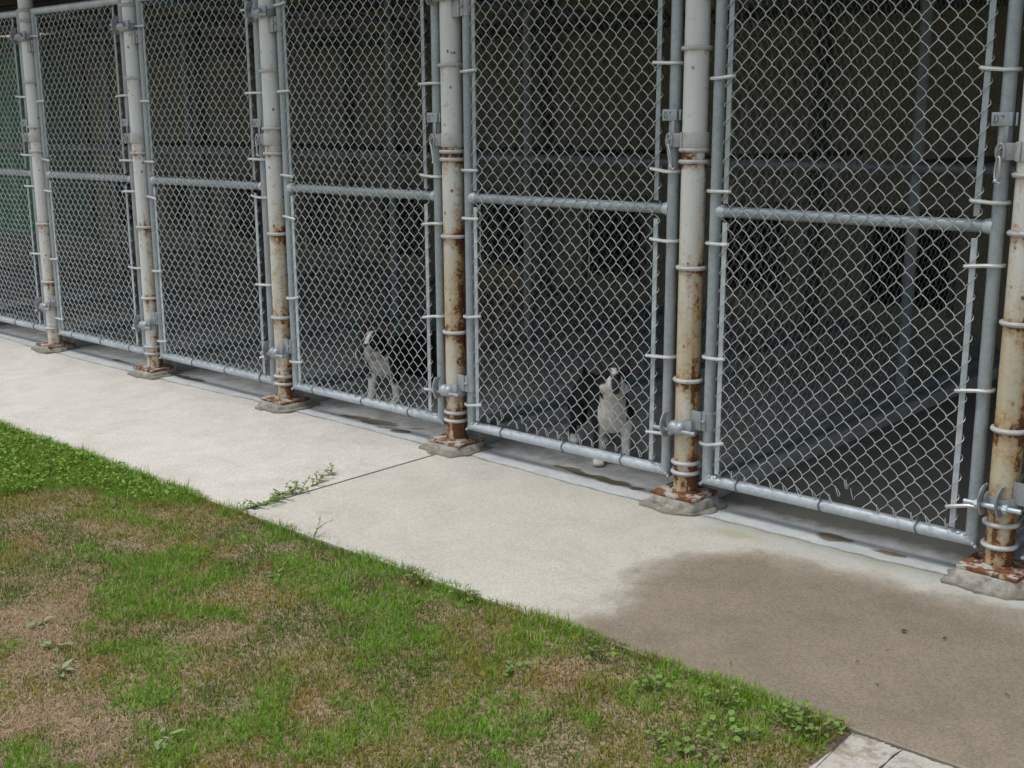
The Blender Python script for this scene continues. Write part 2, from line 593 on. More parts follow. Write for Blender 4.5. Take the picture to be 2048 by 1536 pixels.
WET = [(1.46, -1.3), (1.50, -.95), (1.47, -.66), (1.485, -.40), (1.60, -.235), (1.84, -.20), (2.05, -.18), (2.26, -.15), (2.47, -.09), (3.2, -.10), (5.2, -.2), (5.2, -1.3)]
def slab(x0, x1, step, ny):
    x, y, F, nx, ny = grid(x0, x1, ny, step, lambda X: np.full_like(X, EDGE) + .006 * (fbm(X, X * 0, 6, 2) - .5), back_edge)
    z = -.004 + .004 * (fbm(x, y, .9, 3) - .5)
    V = np.stack([x, y, z], 1)
    V2, F2, loop = skirt(V, F, nx, ny, -.10)
    me = mesh_np('sidewalk', V2, F2, M_WALK, False)
    pad = lambda a: np.concatenate([a, a[loop]])
    sdf = poly_sdf(x, y, WET) + .40 * (fbm(x, y, 3.0, 11, 6) - .5)
    fattr(me, 'wet', pad(smooth(-.16, .16, sdf)))
    edge = smooth(.05, .0, np.abs(y - back_edge(x))) * .35 + .5 * smooth(.035, 0, y - EDGE) + .35 * smooth(.03, 0, np.abs(x - 0.0) - .0)
    edge = edge + .45 * smooth(.10, -.02, np.abs(y - back_edge(x)) - .05) * smooth(1.2, 1.5, x)
    fattr(me, 'dirt_shade', pad(edge))
    fattr(me, 'puddle', pad(np.zeros_like(x)))
    moss = np.exp(-(((x - 1.52) / .13) ** 2 + ((y + .15) / .06) ** 2)) + .5 * np.exp(-(((x - 2.1) / .2) ** 2 + ((y + .12) / .05) ** 2))
    fattr(me, 'moss', pad(moss * .8))
    fattr(me, 'lime', pad(.72 * smooth(-.22, -.10, y + .05 * (fbm(x, y, 5, 15) - .5)) * smooth(.9, 1.5, x) + .35 * smooth(-.12, -.06, y)))
    fattr(me, 'pale', pad(smooth(.0, -.01, x) + .35 * smooth(1.0, .1, x) * (x > 0)))
    return tag(put('sidewalk', me), kind='structure')
def joint_x(y):
    return y
slab(-9.0, -.006, .03, 40)
slab(.007, 5.2, .022, 50)

def floor():
    xs = dict(a=-12.5, b=5.2)
    def make(x0, x1, step, f0, f1, ny):
        x, y, F, nx, ny = grid(x0, x1, ny, step, f0, f1)
        z = .003 * (fbm(x, y, 1.1, 21) - .5)
        V2, F2, loop = skirt(np.stack([x, y, z], 1), F, nx, ny, -.10)
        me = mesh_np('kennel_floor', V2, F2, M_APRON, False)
        pad = lambda a: np.concatenate([a, a[loop]])
        fattr(me, 'wet', pad(np.zeros_like(x)))
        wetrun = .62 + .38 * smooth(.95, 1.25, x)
        g = .9 * wetrun * smooth(.0, .20, y + .07 * (fbm(x, y, 4, 31) - .5)) + .10 * fbm(x, y, 5, 33)  # dirty wet floor, plus shade inside the gate line put into its colour
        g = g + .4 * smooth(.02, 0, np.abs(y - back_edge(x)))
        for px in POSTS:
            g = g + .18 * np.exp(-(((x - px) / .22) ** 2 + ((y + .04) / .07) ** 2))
        fattr(me, 'dirt_shade', pad(g))
        p = np.zeros_like(x)
        for cx, cy, rx, ry, a in ((-.60, .075, .24, .035, -.08), (-.40, .03, .13, .03, -.12), (.79, .05, .19, .03, .06), (.66, .045, .06, .022, .0), (1.785, .036, .060, .034, -.05), (-2.17, .045, .20, .022, 0), (-2.9, .05, .1, .015, 0), (2.0, .01, .06, .015, 0)):
            X, Y = x - cx, y - cy
            X, Y = X * math.cos(a) - Y * math.sin(a), X * math.sin(a) + Y * math.cos(a)
            p = np.maximum(p, 1 - .5 * np.hypot(X / rx, Y / ry) - 1.1 * (fbm(x, y, 16, 41) - .5))
        fattr(me, 'puddle', pad(np.clip(p, 0, 1)))
        fattr(me, 'moss', pad(np.zeros_like(x)))
        fattr(me, 'lime', pad(.42 * smooth(.10, -.02, y)))
        fattr(me, 'pale', pad(np.zeros_like(x)))
        return tag(put('kennel_floor', me), kind='structure')
    gap = lambda X: back_edge(X) + .0015 + .007 * smooth(-.2, .3, X) * smooth(.35, .8, fbm(X, X * 0, 7, 9))
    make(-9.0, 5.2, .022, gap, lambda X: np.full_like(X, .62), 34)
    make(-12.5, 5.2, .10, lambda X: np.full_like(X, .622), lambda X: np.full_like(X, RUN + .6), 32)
floor()

def sheet(name, x0, x1, y0, y1, z, m, kind='structure'):
    me = bpy.data.meshes.new(name)
    me.from_pydata([(x0, y0, z), (x1, y0, z), (x1, y1, z), (x0, y1, z)], [], [(0, 1, 2, 3)])
    me.materials.append(m)
    return tag(put(name, me), kind=kind)
sheet('ground', -600, 600, -600, 600, -.11, M_FAR)

# lawn soil: gently uneven sheet
LAWN_X1 = 2.435
def lawn_z(x, y):
    return -.016 + .014 * (fbm(x, y, 1.6, 51, 3) - .5) + .010 * (fbm(x, y, 9, 52, 2) - .5)
def lawn():
    x, y, F, nx, ny = grid(-7.0, LAWN_X1 + .012, 90, .04, lambda X: np.full_like(X, -5.0), lambda X: np.full_like(X, EDGE + .01))
    V2, F2, loop = skirt(np.stack([x, y, lawn_z(x, y)], 1), F, nx, ny, -.2)
    return tag(put('lawn_soil', mesh_np('lawn_soil', V2, F2, M_SOIL, True)), kind='structure')
lawn()

# old white slabs at the end of the lawn
def small_slab(x0, x1, y0, y1, seed):
    b = MB()
    n = 40
    ring = []
    for (ax, ay), (bx, by) in (((x0, y1), (x1, y1)), ((x1, y1), (x1, y0)), ((x1, y0), (x0, y0)), ((x0, y0), (x0, y1))):
        for i in range(n):
            t = i / n
            j = .010 * mnoise.noise(Vector((seed * 3.1 + ax * 3 + t * 5 * (bx - ax), ay * 7 + t * 9, seed))) + .006 * mnoise.noise(Vector((ax + t * 31, ay + t * 27, seed)))
            ring.append((ax + t * (bx - ax) + j, ay + t * (by - ay) + j))
    m = len(ring)
    V = [(x, y, -.006) for x, y in ring] + [(x, y, -.15) for x, y in ring]
    b.add(V, [tuple(range(m))[::-1]] + [(i, i + m, (i + 1) % m + m, (i + 1) % m) for i in range(m)])
    o = b.build('path_slab', M_SLAB, None, 0)
    return tag(o, kind='structure')
small_slab(LAWN_X1 + .02, 2.575, -2.6, EDGE - .010, 1)
small_slab(2.581, 3.3, -2.6, EDGE - .009, 2)
small_slab(3.315, 5.2, -2.6, EDGE - .010, 3)

# ------------------------------------------------------------------ roof, back wall, partitions (behind the gates)
roof = empty('kennel_roof', 'dark board roof over the kennel runs behind the top rails', 'roof', (-3, 1.8, 2.62))
b = MB(); b.box((-1.6, .09, .02), (19.0, 4.77, .03)); b.build('roof_deck', M_ROOF, roof, 0)
for i in range(8):
    b = MB(); b.box((-1.6, -2.24 + i * .64, -.055), (19.0, .05, .10)); b.build('rafter', M_WALLB, roof, 0)

wall = empty('back_wall', 'olive board wall with dark dog doors at the rear of the runs', 'wall', (0, RUN, 0))
seams = [-9.94, -7.54, -5.14, -2.74, -.34, 2.06, 4.46]
def wall_bay(x0, x1):
    """one board sheet with the dog doors that fall in it cut out"""
    cuts = []
    for k in range(-9, 4):
        a, c = k * 1.2 + .06, k * 1.2 + .60
        if a > x0 + .02 and c < x1 - .02:
            cuts.append((a, c))
    bb = MB()
    def rect(xa, xb, za, zb):
        bb.box(((xa + xb) / 2, .03, (za + zb) / 2), (xb - xa, .03, zb - za))
    xs = x0 + .006
    for a, c in cuts:
        rect(xs, a, 0, 2.60)
        rect(a, c, 0, .20)
        rect(a, c, .80, 2.60)
        xs = c
    rect(xs, x1 - .006, 0, 2.60)
    bb.build('wall_board', M_WALL, wall, 0)
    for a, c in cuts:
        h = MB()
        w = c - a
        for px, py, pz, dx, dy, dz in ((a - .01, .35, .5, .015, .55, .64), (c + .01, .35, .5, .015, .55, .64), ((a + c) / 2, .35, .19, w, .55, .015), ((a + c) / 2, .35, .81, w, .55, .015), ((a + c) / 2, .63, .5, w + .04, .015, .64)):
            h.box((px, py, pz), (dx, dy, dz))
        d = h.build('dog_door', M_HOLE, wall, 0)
        f = MB()
        f.box((a - .02, .008, .5), (.04, .014, .68)); f.box((c + .02, .008, .5), (.04, .014, .68))
        f.box(((a + c) / 2, .008, .82), (w, .014, .04))
        f.build('frame', M_FRAME, d, 0)
for a, c in zip(seams[:-1], seams[1:]):
    wall_bay(a, c)
for s_ in seams:
    b = MB(); b.box((s_, -.015, 1.29), (.085, .05, 2.58), 0, .004); b.build('stud', M_WALLB, wall, 0)
b = MB(); b.box((-2.74, -.022, 2.10), (14.4, .05, .09)); b.build('beam', M_WALLB, wall, 0)
b = MB(); b.box((-2.74, -.022, 2.42), (14.4, .05, .12)); b.build('beam', M_WALLB, wall, 0)

# green tarpaulin and screen at the far left end, hedge showing over them
def cloth(name, x0, x1, z0, z1, y, m, label, cat, fold):
    nx, nz = 60, 14
    X, Z = np.meshgrid(np.linspace(x0, x1, nx), np.linspace(z0, z1, nz))
    Y = y + fold * np.sin(X * 11 + np.sin(Z * 2)) + fold * .6 * np.sin(X * 23 + Z)
    idx = np.arange(nx * nz).reshape(nz, nx)
    F = np.stack([idx[:-1, :-1], idx[:-1, 1:], idx[1:, 1:], idx[1:, :-1]], -1).reshape(-1, 4)
    V = np.stack([X.ravel(), Y.ravel(), Z.ravel()], 1)
    V = np.concatenate([V, V + [0, .006, 0]])
    F = np.concatenate([F, F[:, ::-1] + nx * nz])
    return tag(put(name, mesh_np(name, V, F, m)), label, cat)
cloth('green_tarpaulin', -13.2, -11.25, .02, 2.40, RUN - .1, M_TARP, 'bright green tarpaulin hanging beyond the far left gate', 'tarpaulin', .03)
cloth('privacy_screen', -11.2, -9.98, .02, 2.44, RUN, M_SCREEN, 'dark green screen at the rear behind the second gate from the left', 'screen', .012)

def leaf_cloud(name, n, x0, x1, y0, y1, z0, z1, size, m, label, cat):
    P = RNG.uniform((x0, y0, z0), (x1, y1, z1), (n, 3))
    keep = fbm(P[:, 0], P[:, 2] + P[:, 1], 2.2, 61) > .42
    P = P[keep]
    n = len(P)
    d1 = RNG.normal(size=(n, 3)); d1 /= np.linalg.norm(d1, axis=1, keepdims=True)
    d2 = np.cross(d1, RNG.normal(size=(n, 3))); d2 /= np.linalg.norm(d2, axis=1, keepdims=True)
    s = size * RNG.uniform(.6, 1.3, (n, 1))
    V = np.stack([P - d1 * s, P + d2 * s * .45, P + d1 * s, P - d2 * s * .45], 1).reshape(-1, 3)
    F = np.arange(4 * n).reshape(-1, 4)
    o = put(name, mesh_np(name, V, F, m, False))
    return tag(o, label, cat)
hedge = leaf_cloud('hedge', 9000, -14.5, -9.2, 5.2, 6.4, 0, 3.4, .07, M_HEDGE, 'green hedge seen over the screen at the upper left', 'hedge')

# chain-link mesh ---------------------------------------------------
def chain(W, z0, z1, w=.0565, h=.0635, r=.00175, sides=5, seed=0, barbs=True, rough_bottom=None, dense=True, sag=.003, wrap=False):
    """woven wires in the x-z plane, y is depth (negative = front); returns verts, faces"""
    nw = int(round(W / (w / 2)))
    dx = W / nw
    ns = int(round((z1 - z0) / (h / 2)))
    dz = (z1 - z0) / ns
    ts = (0.0, .16, .38, .62, .84) if dense else (0.0, .5)
    K = len(ts)
    npt = ns * K + 1
    i = np.arange(nw)[:, None]
    k = np.repeat(np.arange(ns), K)
    k = np.append(k, ns - 1)[None, :]
    t = np.append(np.tile(ts, ns), 1.0)[None, :]
    right0 = ((k + i) % 2 == 1)                           # wire is at its right apex at the top of segment k
    xa = np.where(right0, 1.0, 0.0)
    xb = 1 - xa
    hook = .11                                            # wires hook past each other
    ft = .5 * t + .5 * t * t * (3 - 2 * t)                # rounded bends
    f = xa + (xb - xa) * ft
    f = (f - .5) * (1 + hook) + .5
    x = (i + f) * dx
    z = z1 - (k + t) * dz
    mid = np.sin(np.pi * t)
    slash = right0                                        # '/' while it runs down to the left
    y = np.where(slash, -.0024, .0016) * mid
    outer = (i == 0) | (i == nw - 1)
    if wrap:
        y = y + np.where(outer, np.where(slash, -.0016, .0125), 0.0) * smooth(0, .5, mid)
    bulge = np.where(slash, -.0006, .0032) * mid
    x = x + bulge * .75
    z = z + bulge * np.where(slash, .5, .6)
    rng = np.random.default_rng(seed + 100)
    ph = rng.uniform(0, 6.28, 6)
    x = x + sag * np.sin(z * 2.6 + ph[0]) * np.sin(np.pi * x / W) + .0011 * np.sin(z * 17 + x * 9 + ph[1])
    z = z + sag * np.sin(x * 5.1 + ph[2]) * (z - z0) / (z1 - z0) + .0011 * np.sin(x * 23 + z * 8 + ph[3])
    y = y + 1.6 * sag * np.sin(x * 4 + z * 3 + ph[4]) * np.sin(np.pi * x / W)
    x = np.broadcast_to(x, (nw, npt)).copy(); y = np.broadcast_to(y, (nw, npt)).copy(); z = np.broadcast_to(z, (nw, npt)).copy()
    P = np.stack([x, y, z], -1)
    T = np.gradient(P, axis=1)
    T /= np.linalg.norm(T, axis=-1, keepdims=True)
    Yv = np.array([0, 1.0, 0])
    A = Yv - T * (T @ Yv)[..., None]
    A /= np.linalg.norm(A, axis=-1, keepdims=True)
    B = np.cross(T, A)
    an = np.arange(sides) * 2 * math.pi / sides
    V = P[:, :, None, :] + r * (np.cos(an)[None, None, :, None] * A[:, :, None, :] + np.sin(an)[None, None, :, None] * B[:, :, None, :])
    base = (np.arange(nw) * npt * sides)[:, None, None] + (np.arange(npt - 1) * sides)[None, :, None]
    s0 = np.arange(sides)[None, None, :]
    s1 = (s0 + 1) % sides
    F = np.stack([base + s0, base + s1, base + sides + s1, base + sides + s0], -1)
    ends = {}
    if rough_bottom:                                      # a few broken cells at the bottom edge
        ok = np.ones((nw, npt - 1), bool)
        for wi, seg in rough_bottom:
            if wi < nw:
                ok[wi, (ns - seg) * K:] = False
                ends[wi] = (ns - seg) * K
        F = F[ok]
    F = F.reshape(-1, 4)
    V = V.reshape(-1, 3)
    if barbs:                                             # twisted loose ends along the bottom edge
        bb = MB()
        for wi in range(0, nw):
            e = P[wi, ends.get(wi, npt - 1)]
            kk = ends[wi] // K if wi in ends else ns
            if (kk + wi) % 2 == 1 or wi in ends:
                tip = e + np.array([-.010 + rng.normal(0, .004), -.004, .025 + rng.normal(0, .006)])
                bb.tube([tuple(e + (.001, 0, .003)), tuple(e + (.0015, -.004, -.006)), tuple(e + (-.002, -.006, -.007)), tuple((e + tip) / 2 + (-.001, -.005, -.003)), tuple(tip)], r * 1.0, 5)
        if bb.n:
            V = np.concatenate([V, np.concatenate(bb.v)])
            q = [f for f in bb.f if len(f) == 4]
            F = np.concatenate([F, np.asarray(q, np.int64) + len(V) - bb.n])
    return V, F

# partitions between the runs
PV, PF = chain(1.76, .13, 2.02, seed=3, sides=4, barbs=False, dense=False, sag=.005)
def part_mesh(name, off, m, rusty=False):
    V = np.stack([PV[:, 1], PV[:, 0] + off, PV[:, 2]], 1)
    me = mesh_np(name, V, PF, m)
    if rusty:
        d = ((V[:, 1] - .24) / .24) ** 2 + ((V[:, 2] - .58) / .20) ** 2
        fattr(me, 'rust', np.clip(1.15 - .62 * d, 0, 1))
    return me
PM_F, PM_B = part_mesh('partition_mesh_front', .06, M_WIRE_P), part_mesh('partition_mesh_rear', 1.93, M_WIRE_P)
PM_R = part_mesh('partition_mesh_rusty', .06, M_WIRE_R, True)
b = MB(); b.tube([(0, .06, .092), (0, RUN - .05, .092)], .024, 12); me_bp = b.build('bottom_pipe', M_PART).data
b = MB(); b.tube([(0, .06, 2.045), (0, RUN - .05, 2.045)], .02, 12); me_tp = b.build('top_pipe', M_PART).data
b = MB(); b.tube([(0, 1.93, 1.20), (0, RUN - .05, 1.19)], .018, 10); me_mp = b.build('mid_pipe', M_WALLB).data
b = MB(); b.tube([(0, 1.87, .05), (0, 1.87, 2.60)], .030, 16); b.lathe((0, 1.87, .115), [(.030, .012), (.042, .010), (.044, -.012), (.030, -.014)], 16); me_po = b.build('pipe_post', M_PART).data
b = MB(); b.box((0, 1.93, .03), (.13, 3.70, .065), 0, .012); me_cu = b.build('curb', M_CURB, None, 0).data
for o in list(col.objects):
    if o.type == 'MESH' and o.data in (me_bp, me_tp, me_mp, me_po, me_cu):
        bpy.data.objects.remove(o)
PLAB = {-7.18: 'chain-link partition farthest left, glimpsed behind two other partitions',
        -5.98: 'chain-link partition behind the leftmost gate, second from the far end',
        -4.78: 'chain-link partition seen through the gate at the left picture edge',
        -3.581: 'chain-link partition running back from the leftmost white post',
        -2.421: 'chain-link partition running back from the second post from the left',
        -1.216: 'chain-link partition on the left side of the run with the sideways dog',
        0.0: 'chain-link partition with rust stained mesh between the two dogs',
        1.2: 'chain-link partition with bottom pipe and curb in the widest run',
        2.362: 'chain-link partition running back from the post at the right edge'}
for px, lab in PLAB.items():
    t = empty('partition_fence', lab, 'partition', (px, 0, 0), 0, 'chain-link partitions between the kennel runs')
    put('bottom_pipe', me_bp, t); put('top_pipe', me_tp, t); put('mid_pipe', me_mp, t); put('pipe_post', me_po, t); put('curb', me_cu, t)
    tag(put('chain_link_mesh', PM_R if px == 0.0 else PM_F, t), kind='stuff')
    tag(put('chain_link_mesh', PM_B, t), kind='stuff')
b = MB(); b.tube([(-8.4, 1.828, 1.183), (2.36, 1.828, 1.183)], .026, 12)
tag(b.build('cross_pipe', M_PART), 'long grey pipe running across all the runs at waist height', 'pipe')

# ------------------------------------------------------------------ gate posts
RINGS = {0: (1.64, 1.25, .83, .44, .15), 1: (2.062, 2.003, 1.645, 1.38, 1.235, .792, .43, .135), 2: (2.02, 1.64, 1.241, .836, .438, .16, .12),
         3: (1.645, 1.376, 1.257, .87, .455, .157, .118), 4: (1.633, 1.284, 1.252, .931, .52, .166, .13), 5: (1.652, 1.306, 1.266, .891, .479, .167, .129),
         6: (1.66, 1.25, 1.082, .816, .49, .193, .122), 7: (1.65, 1.3, .9, .49, .16)}
RUSTY = {0: .6, 1: .45, 2: .58, 3: .78, 4: 1.0, 5: .95, 6: .90, 7: .8}
POST_LABEL = {0: 'white pipe post just beyond the left edge of the row',
              1: 'white pipe post farthest left, thinnest in view, in front of the green tarpaulin',
              2: 'second white pipe post from the left, chipped paint at its middle',
              3: 'third white pipe post from the left, left of the sideways standing dog',
              4: 'brown rusted pipe post standing between the two dogs, where the sidewalk joint ends',
              5: 'white and rust pipe post just right of the dog with raised muzzle',
              6: 'rust spotted pipe post at the right edge with open hinge lugs at its foot',
              7: 'white pipe post just beyond the right edge of the row'}
YEL = {0: .5, 1: .30, 2: .35, 3: .60, 4: 1.0, 5: .95, 6: .95, 7: .8}
PR = .044
PLATE_TOP = {0: .04, 1: .034, 2: .040, 3: .042, 4: .044, 5: .055, 6: .056, 7: .06}
def footing_mesh(seed):
    b = MB()
    n, V = 64, []
    hk = (PLATE_TOP[seed - 1] - .012) / .067
    rings = [(1.22, -.02), (1.19, .004), (1.11, .009), (1.02, .020), (.975, .045), (.93, .064), (.4, .067)]
    rings = [(f, z * hk if z > .01 else z) for f, z in rings]
    for q, (f, z) in enumerate(rings):
        for k in range(n):
            a = 2 * math.pi * k / n
            sq = 1.0 / (abs(math.cos(a)) ** 7 + abs(math.sin(a)) ** 7) ** (1 / 7)
            rr = (.098 * sq * .55 + .124 * .45) * f
            nn = mnoise.noise(Vector((math.cos(a) * 1.8 + seed * 7, math.sin(a) * 1.8, z * 5)))
            n2 = mnoise.noise(Vector((math.cos(a) * 5 + seed * 3, math.sin(a) * 5, z * 40)))
            n3 = mnoise.noise(Vector((math.cos(a) * 14 + seed * 5, math.sin(a) * 14, z * 90)))
            rr *= 1 + (.22 if q < 3 else .05) * nn + (.10 if q < 4 else .04) * n2 + .035 * n3
            V.append((rr * math.cos(a) * 1.06, rr * math.sin(a) - .004, z + ((.005 * nn + .004 * n2) if 1 < q < 4 else .002 * n2 if q < 6 else 0)))
    F = []
    for q in range(len(rings) - 1):
        for k in range(n):
            F.append((q * n + k, q * n + (k + 1) % n, (q + 1) * n + (k + 1) % n, (q + 1) * n + k))
    F.append(tuple((len(rings) - 1) * n + k for k in range(n)))
    b.add(V, F)
    return b

def hinge_post(parent, z, flip, open_lugs=False):
    """clamp round the post with its bolt and lugs"""
    b = MB()
    prof = [(PR + .002, -.020), (PR + .010, -.019), (PR + .013, -.008), (PR + .013, .008), (PR + .010, .019), (PR + .002, .020)]
    b.lathe((0, 0, z), prof, 26)
    # cast knuckle bulging at the front
    if not open_lugs:
        b.lathe((-.012, -.047, z + .002), [(.001, -.040), (.012, -.039), (.017, -.034), (.023, -.026), (.0265, -.014), (.0245, -.004), (.0225, .002), (.025, .010), (.0265, .020), (.022, .030), (.014, .036), (.001, .038)], 18, axis='X')
        b.box((.030, -.046, z + .012), (.040, .007, .046), R(6), .002)
    c = b.build('hinge_clamp', M_FIT, parent)
    # bent lugs
    for lx in ((-.055,) if not open_lugs else (-.040, .012)):
        g = MB()
        pts = []
        for q in range(9):
            t = q / 8
            pts.append((lx - .012 * math.sin(t * 2.6) + .008 * t, -.056 - .010 * math.sin(t * 3), z - .036 + .095 * t))
        V = []
        for p_ in pts:
            for dx, dy in ((-.003, -.017), (.003, -.017), (.003, .017), (-.003, .017)):
                V.append((p_[0] + dx, p_[1] + dy, p_[2]))
        F = []
        for q in range(8):
            for k in range(4):
                F.append((q * 4 + k, q * 4 + (k + 1) % 4, q * 4 + 4 + (k + 1) % 4, q * 4 + 4 + k))
        F += [(3, 2, 1, 0), (32, 33, 34, 35)]
        g.add(V, F)
        g.build('lug', M_FIT, c)
    g = MB()
    x0 = -.098 if open_lugs else -.104
    g.tube([(x0, -.060, z - .006), (.075, -.060, z - .006)], .0078, 12)
    for k in range(9):
        g.torus((0, 0, 0), .001, .0005, 6, 4) if False else None
    g.build('bolt', M_RAIL if open_lugs else M_FIT, c)
    for nx in ((-.062,) if not open_lugs else (-.056, .028)):
        g = MB(); g.lathe((nx, -.060, z - .006), [(.001, -.007), (.0145, -.007), (.0155, 0), (.0145, .007), (.001, .007)], 6, axis='X'); g.build('nut', M_RAIL if open_lugs else M_FIT, c, 20)
    return c

def collar(parent, z, side=-1):
    b = MB()
    r0, r1 = PR + .0015, PR + .0065
    prof = [(r0, -.028), (r1, -.0275), (r1 + .0012, -.025), (r1 + .0012, .025), (r1, .0275), (r0, .028)]
    b.lathe((0, 0, z), prof, 34)
    c = b.build('latch_collar', M_RING, parent)
    g = MB(); g.box((-.020, -.047, z), (.005, .010, .056), R(-20), .0015); g.build('seam_bar', M_FIT, c, 0)
    # tongue with an eye, left of the post
    g = MB()
    g.box((-.0585, -.026, z), (.030, .006, .050), R(25), .002)
    ring = [(-.083 + .013 * math.cos(a) * .9, -.036, z - .002 + .024 * math.sin(a)) for a in [2 * math.pi * q / 16 for q in range(16)]]
    g.tube(ring, .0052, 8, closed=True)
    g.build('tongue', M_FIT, c)
    return c

def make_post(i):
    px = POSTS[i]
    t = empty('gate_post', POST_LABEL[i], 'post', (px, 0, 0), 0, 'white pipe posts of the kennel row')
    rings = RINGS[i]
    # pipe with rust values per vertex
    nz, na = 260, 40
    zs = np.linspace(PLATE_TOP[i] - .004, 2.62, nz)
    an = np.linspace(0, 2 * math.pi, na, endpoint=False)
    ZZ, AA = np.meshgrid(zs, an, indexing='ij')
    rr = PR + .0004 * np.sin(ZZ * 3 + i)
    V = np.stack([rr * np.cos(AA), rr * np.sin(AA), ZZ], -1).reshape(-1, 3)
    idx = np.arange(nz * na).reshape(nz, na)
    F = np.stack([idx[:-1, :], np.roll(idx, -1, 1)[:-1, :], np.roll(idx, -1, 1)[1:, :], idx[1:, :]], -1).reshape(-1, 4)
    me = mesh_np('pipe', V, F, M_POST)
    low = smooth(1.36, .60, ZZ)
    cx, cy = np.cos(AA) * 1.3 + i * 11, np.sin(AA) * 1.3 + ZZ * 1.0
    blot = fbm(cx + ZZ * .4, cy, 2.2, 71 + i, 4)
    rust = .12 + .19 * low + (blot - .5) * .45
    for zr in rings:
        w = .018 + .040 * vnoise(np.cos(AA) * 2 + zr * 9 + i, np.sin(AA) * 2, 1.5, 5)
        amp = (.30 + .42 * vnoise(np.cos(AA) * 2.2 + zr * 5, np.sin(AA) * 2.2 + i * 3, 1.2, 9)) * (.55 + .45 * smooth(1.7, 1.2, zr)) * (.55 if zr < .22 else 1.0)
        rust = rust + amp * np.exp(-np.abs(ZZ - zr) / w) * np.where(ZZ < zr, 1.0, .75)
    side = smooth(.42, 1.0, np.cos(AA - .10))              # weather side
    rust = rust + RUSTY[i] * .33 * side * smooth(1.36, 1.0, ZZ) * (.55 + .9 * (fbm(ZZ * 0 + i, ZZ, 3, 81) - .3))
    side2 = smooth(.55, 1.0, np.cos(AA - math.pi * .97))
    rust = rust + .26 * side2 * low
    rust = rust + .24 * smooth(.16, .05, ZZ) * (.4 + blot)
    rust = rust * (.55 + .45 * RUSTY[i])
    fattr(me, 'rust', rust.ravel())
    low2 = smooth(1.42, .55, ZZ)
    yel = (.10 + 1.15 * low2 * (.65 + .5 * smooth(-.2, -.9, np.cos(AA)) + .3 * side)) * YEL[i]
    fattr(me, 'yellow', np.clip(yel, 0, 1).ravel())
    put('pipe', me, t)
    for q, zr in enumerate(rings):
        b = MB(); b.torus((0, 0, zr), PR + .0035, .0085, 34, 10, .95)
        o = b.build('weld_ring', M_RING, t)
    pt = PLATE_TOP[i]
    b = MB(); b.box((0, -.004, pt - .0065), (.19, .168, .013), R(random.uniform(-2, 2)), .0025); b.torus((0, 0, pt + .001), PR + .002, .005, 30, 8)
    b.build('base_plate', M_PLATE, t, 30)
    footing_mesh(i + 1).build('footing', M_FOOT, t, 50)
    if i < 7:
        op = i == 6
        zl = {0: .29, 1: .27, 2: .28, 3: .275, 4: .262, 5: .30, 6: .262}[i]
        hinge_post(t, zl, False, op)
        hinge_post(t, 1.905, True)
    if i > 0:
        collar(t, {1: 1.32, 2: 1.322, 3: 1.325, 4: 1.331, 5: 1.340, 6: 1.317, 7: 1.33}[i])
    return t
for i in range(8):
    make_post(i)

# ------------------------------------------------------------------ gates
ZB, ZM, ZT, TR = .116, 1.096, 2.052, .0207
GATE_LABEL = {0: 'chain-link gate at the left picture edge, green tarpaulin behind it',
              1: 'narrow looking far gate with its whole top rail showing, second gate from the left',
              2: 'chain-link gate third from the left, empty grey run behind it',
              3: 'chain-link gate with the black and white dog standing sideways behind it',
              4: 'chain-link gate with the muzzle raised dog and its paws under the rail',
              5: 'widest looking nearest gate, bent open mesh along its bottom rail',
              6: 'gate cut off by the right picture edge, only its hinge stile showing'}
BANDS_L = {0: (1.90, 1.54, 1.19, 1.0, .59, .24), 1: (1.91, 1.53, 1.19, 1.0, .58, .21), 2: (1.907, 1.518, 1.198, 1.008, .599, .203), 3: (1.937, 1.547, 1.157, .96, .56, .243),
           4: (1.93, 1.605, 1.21, 1.012, .597, .213), 5: (1.92, 1.548, 1.167, .985, .576, .255), 6: (1.92, 1.55, 1.17, .99, .58, .25)}
BANDS_R = {0: (1.92, 1.56, 1.21, 1.02, .6, .24), 1: (1.925, 1.55, 1.2, 1.03, .6, .25), 2: (1.928, 1.544, 1.228, 1.043, .61, .245), 3: (1.93, 1.562, 1.179, .981, .58, .252),
           4: (1.93, 1.605, 1.23, .982, .555, .264), 5: (1.93, 1.549, 1.168, .982, .60, .233), 6: (1.93, 1.55, 1.17, .98, .6, .24)}

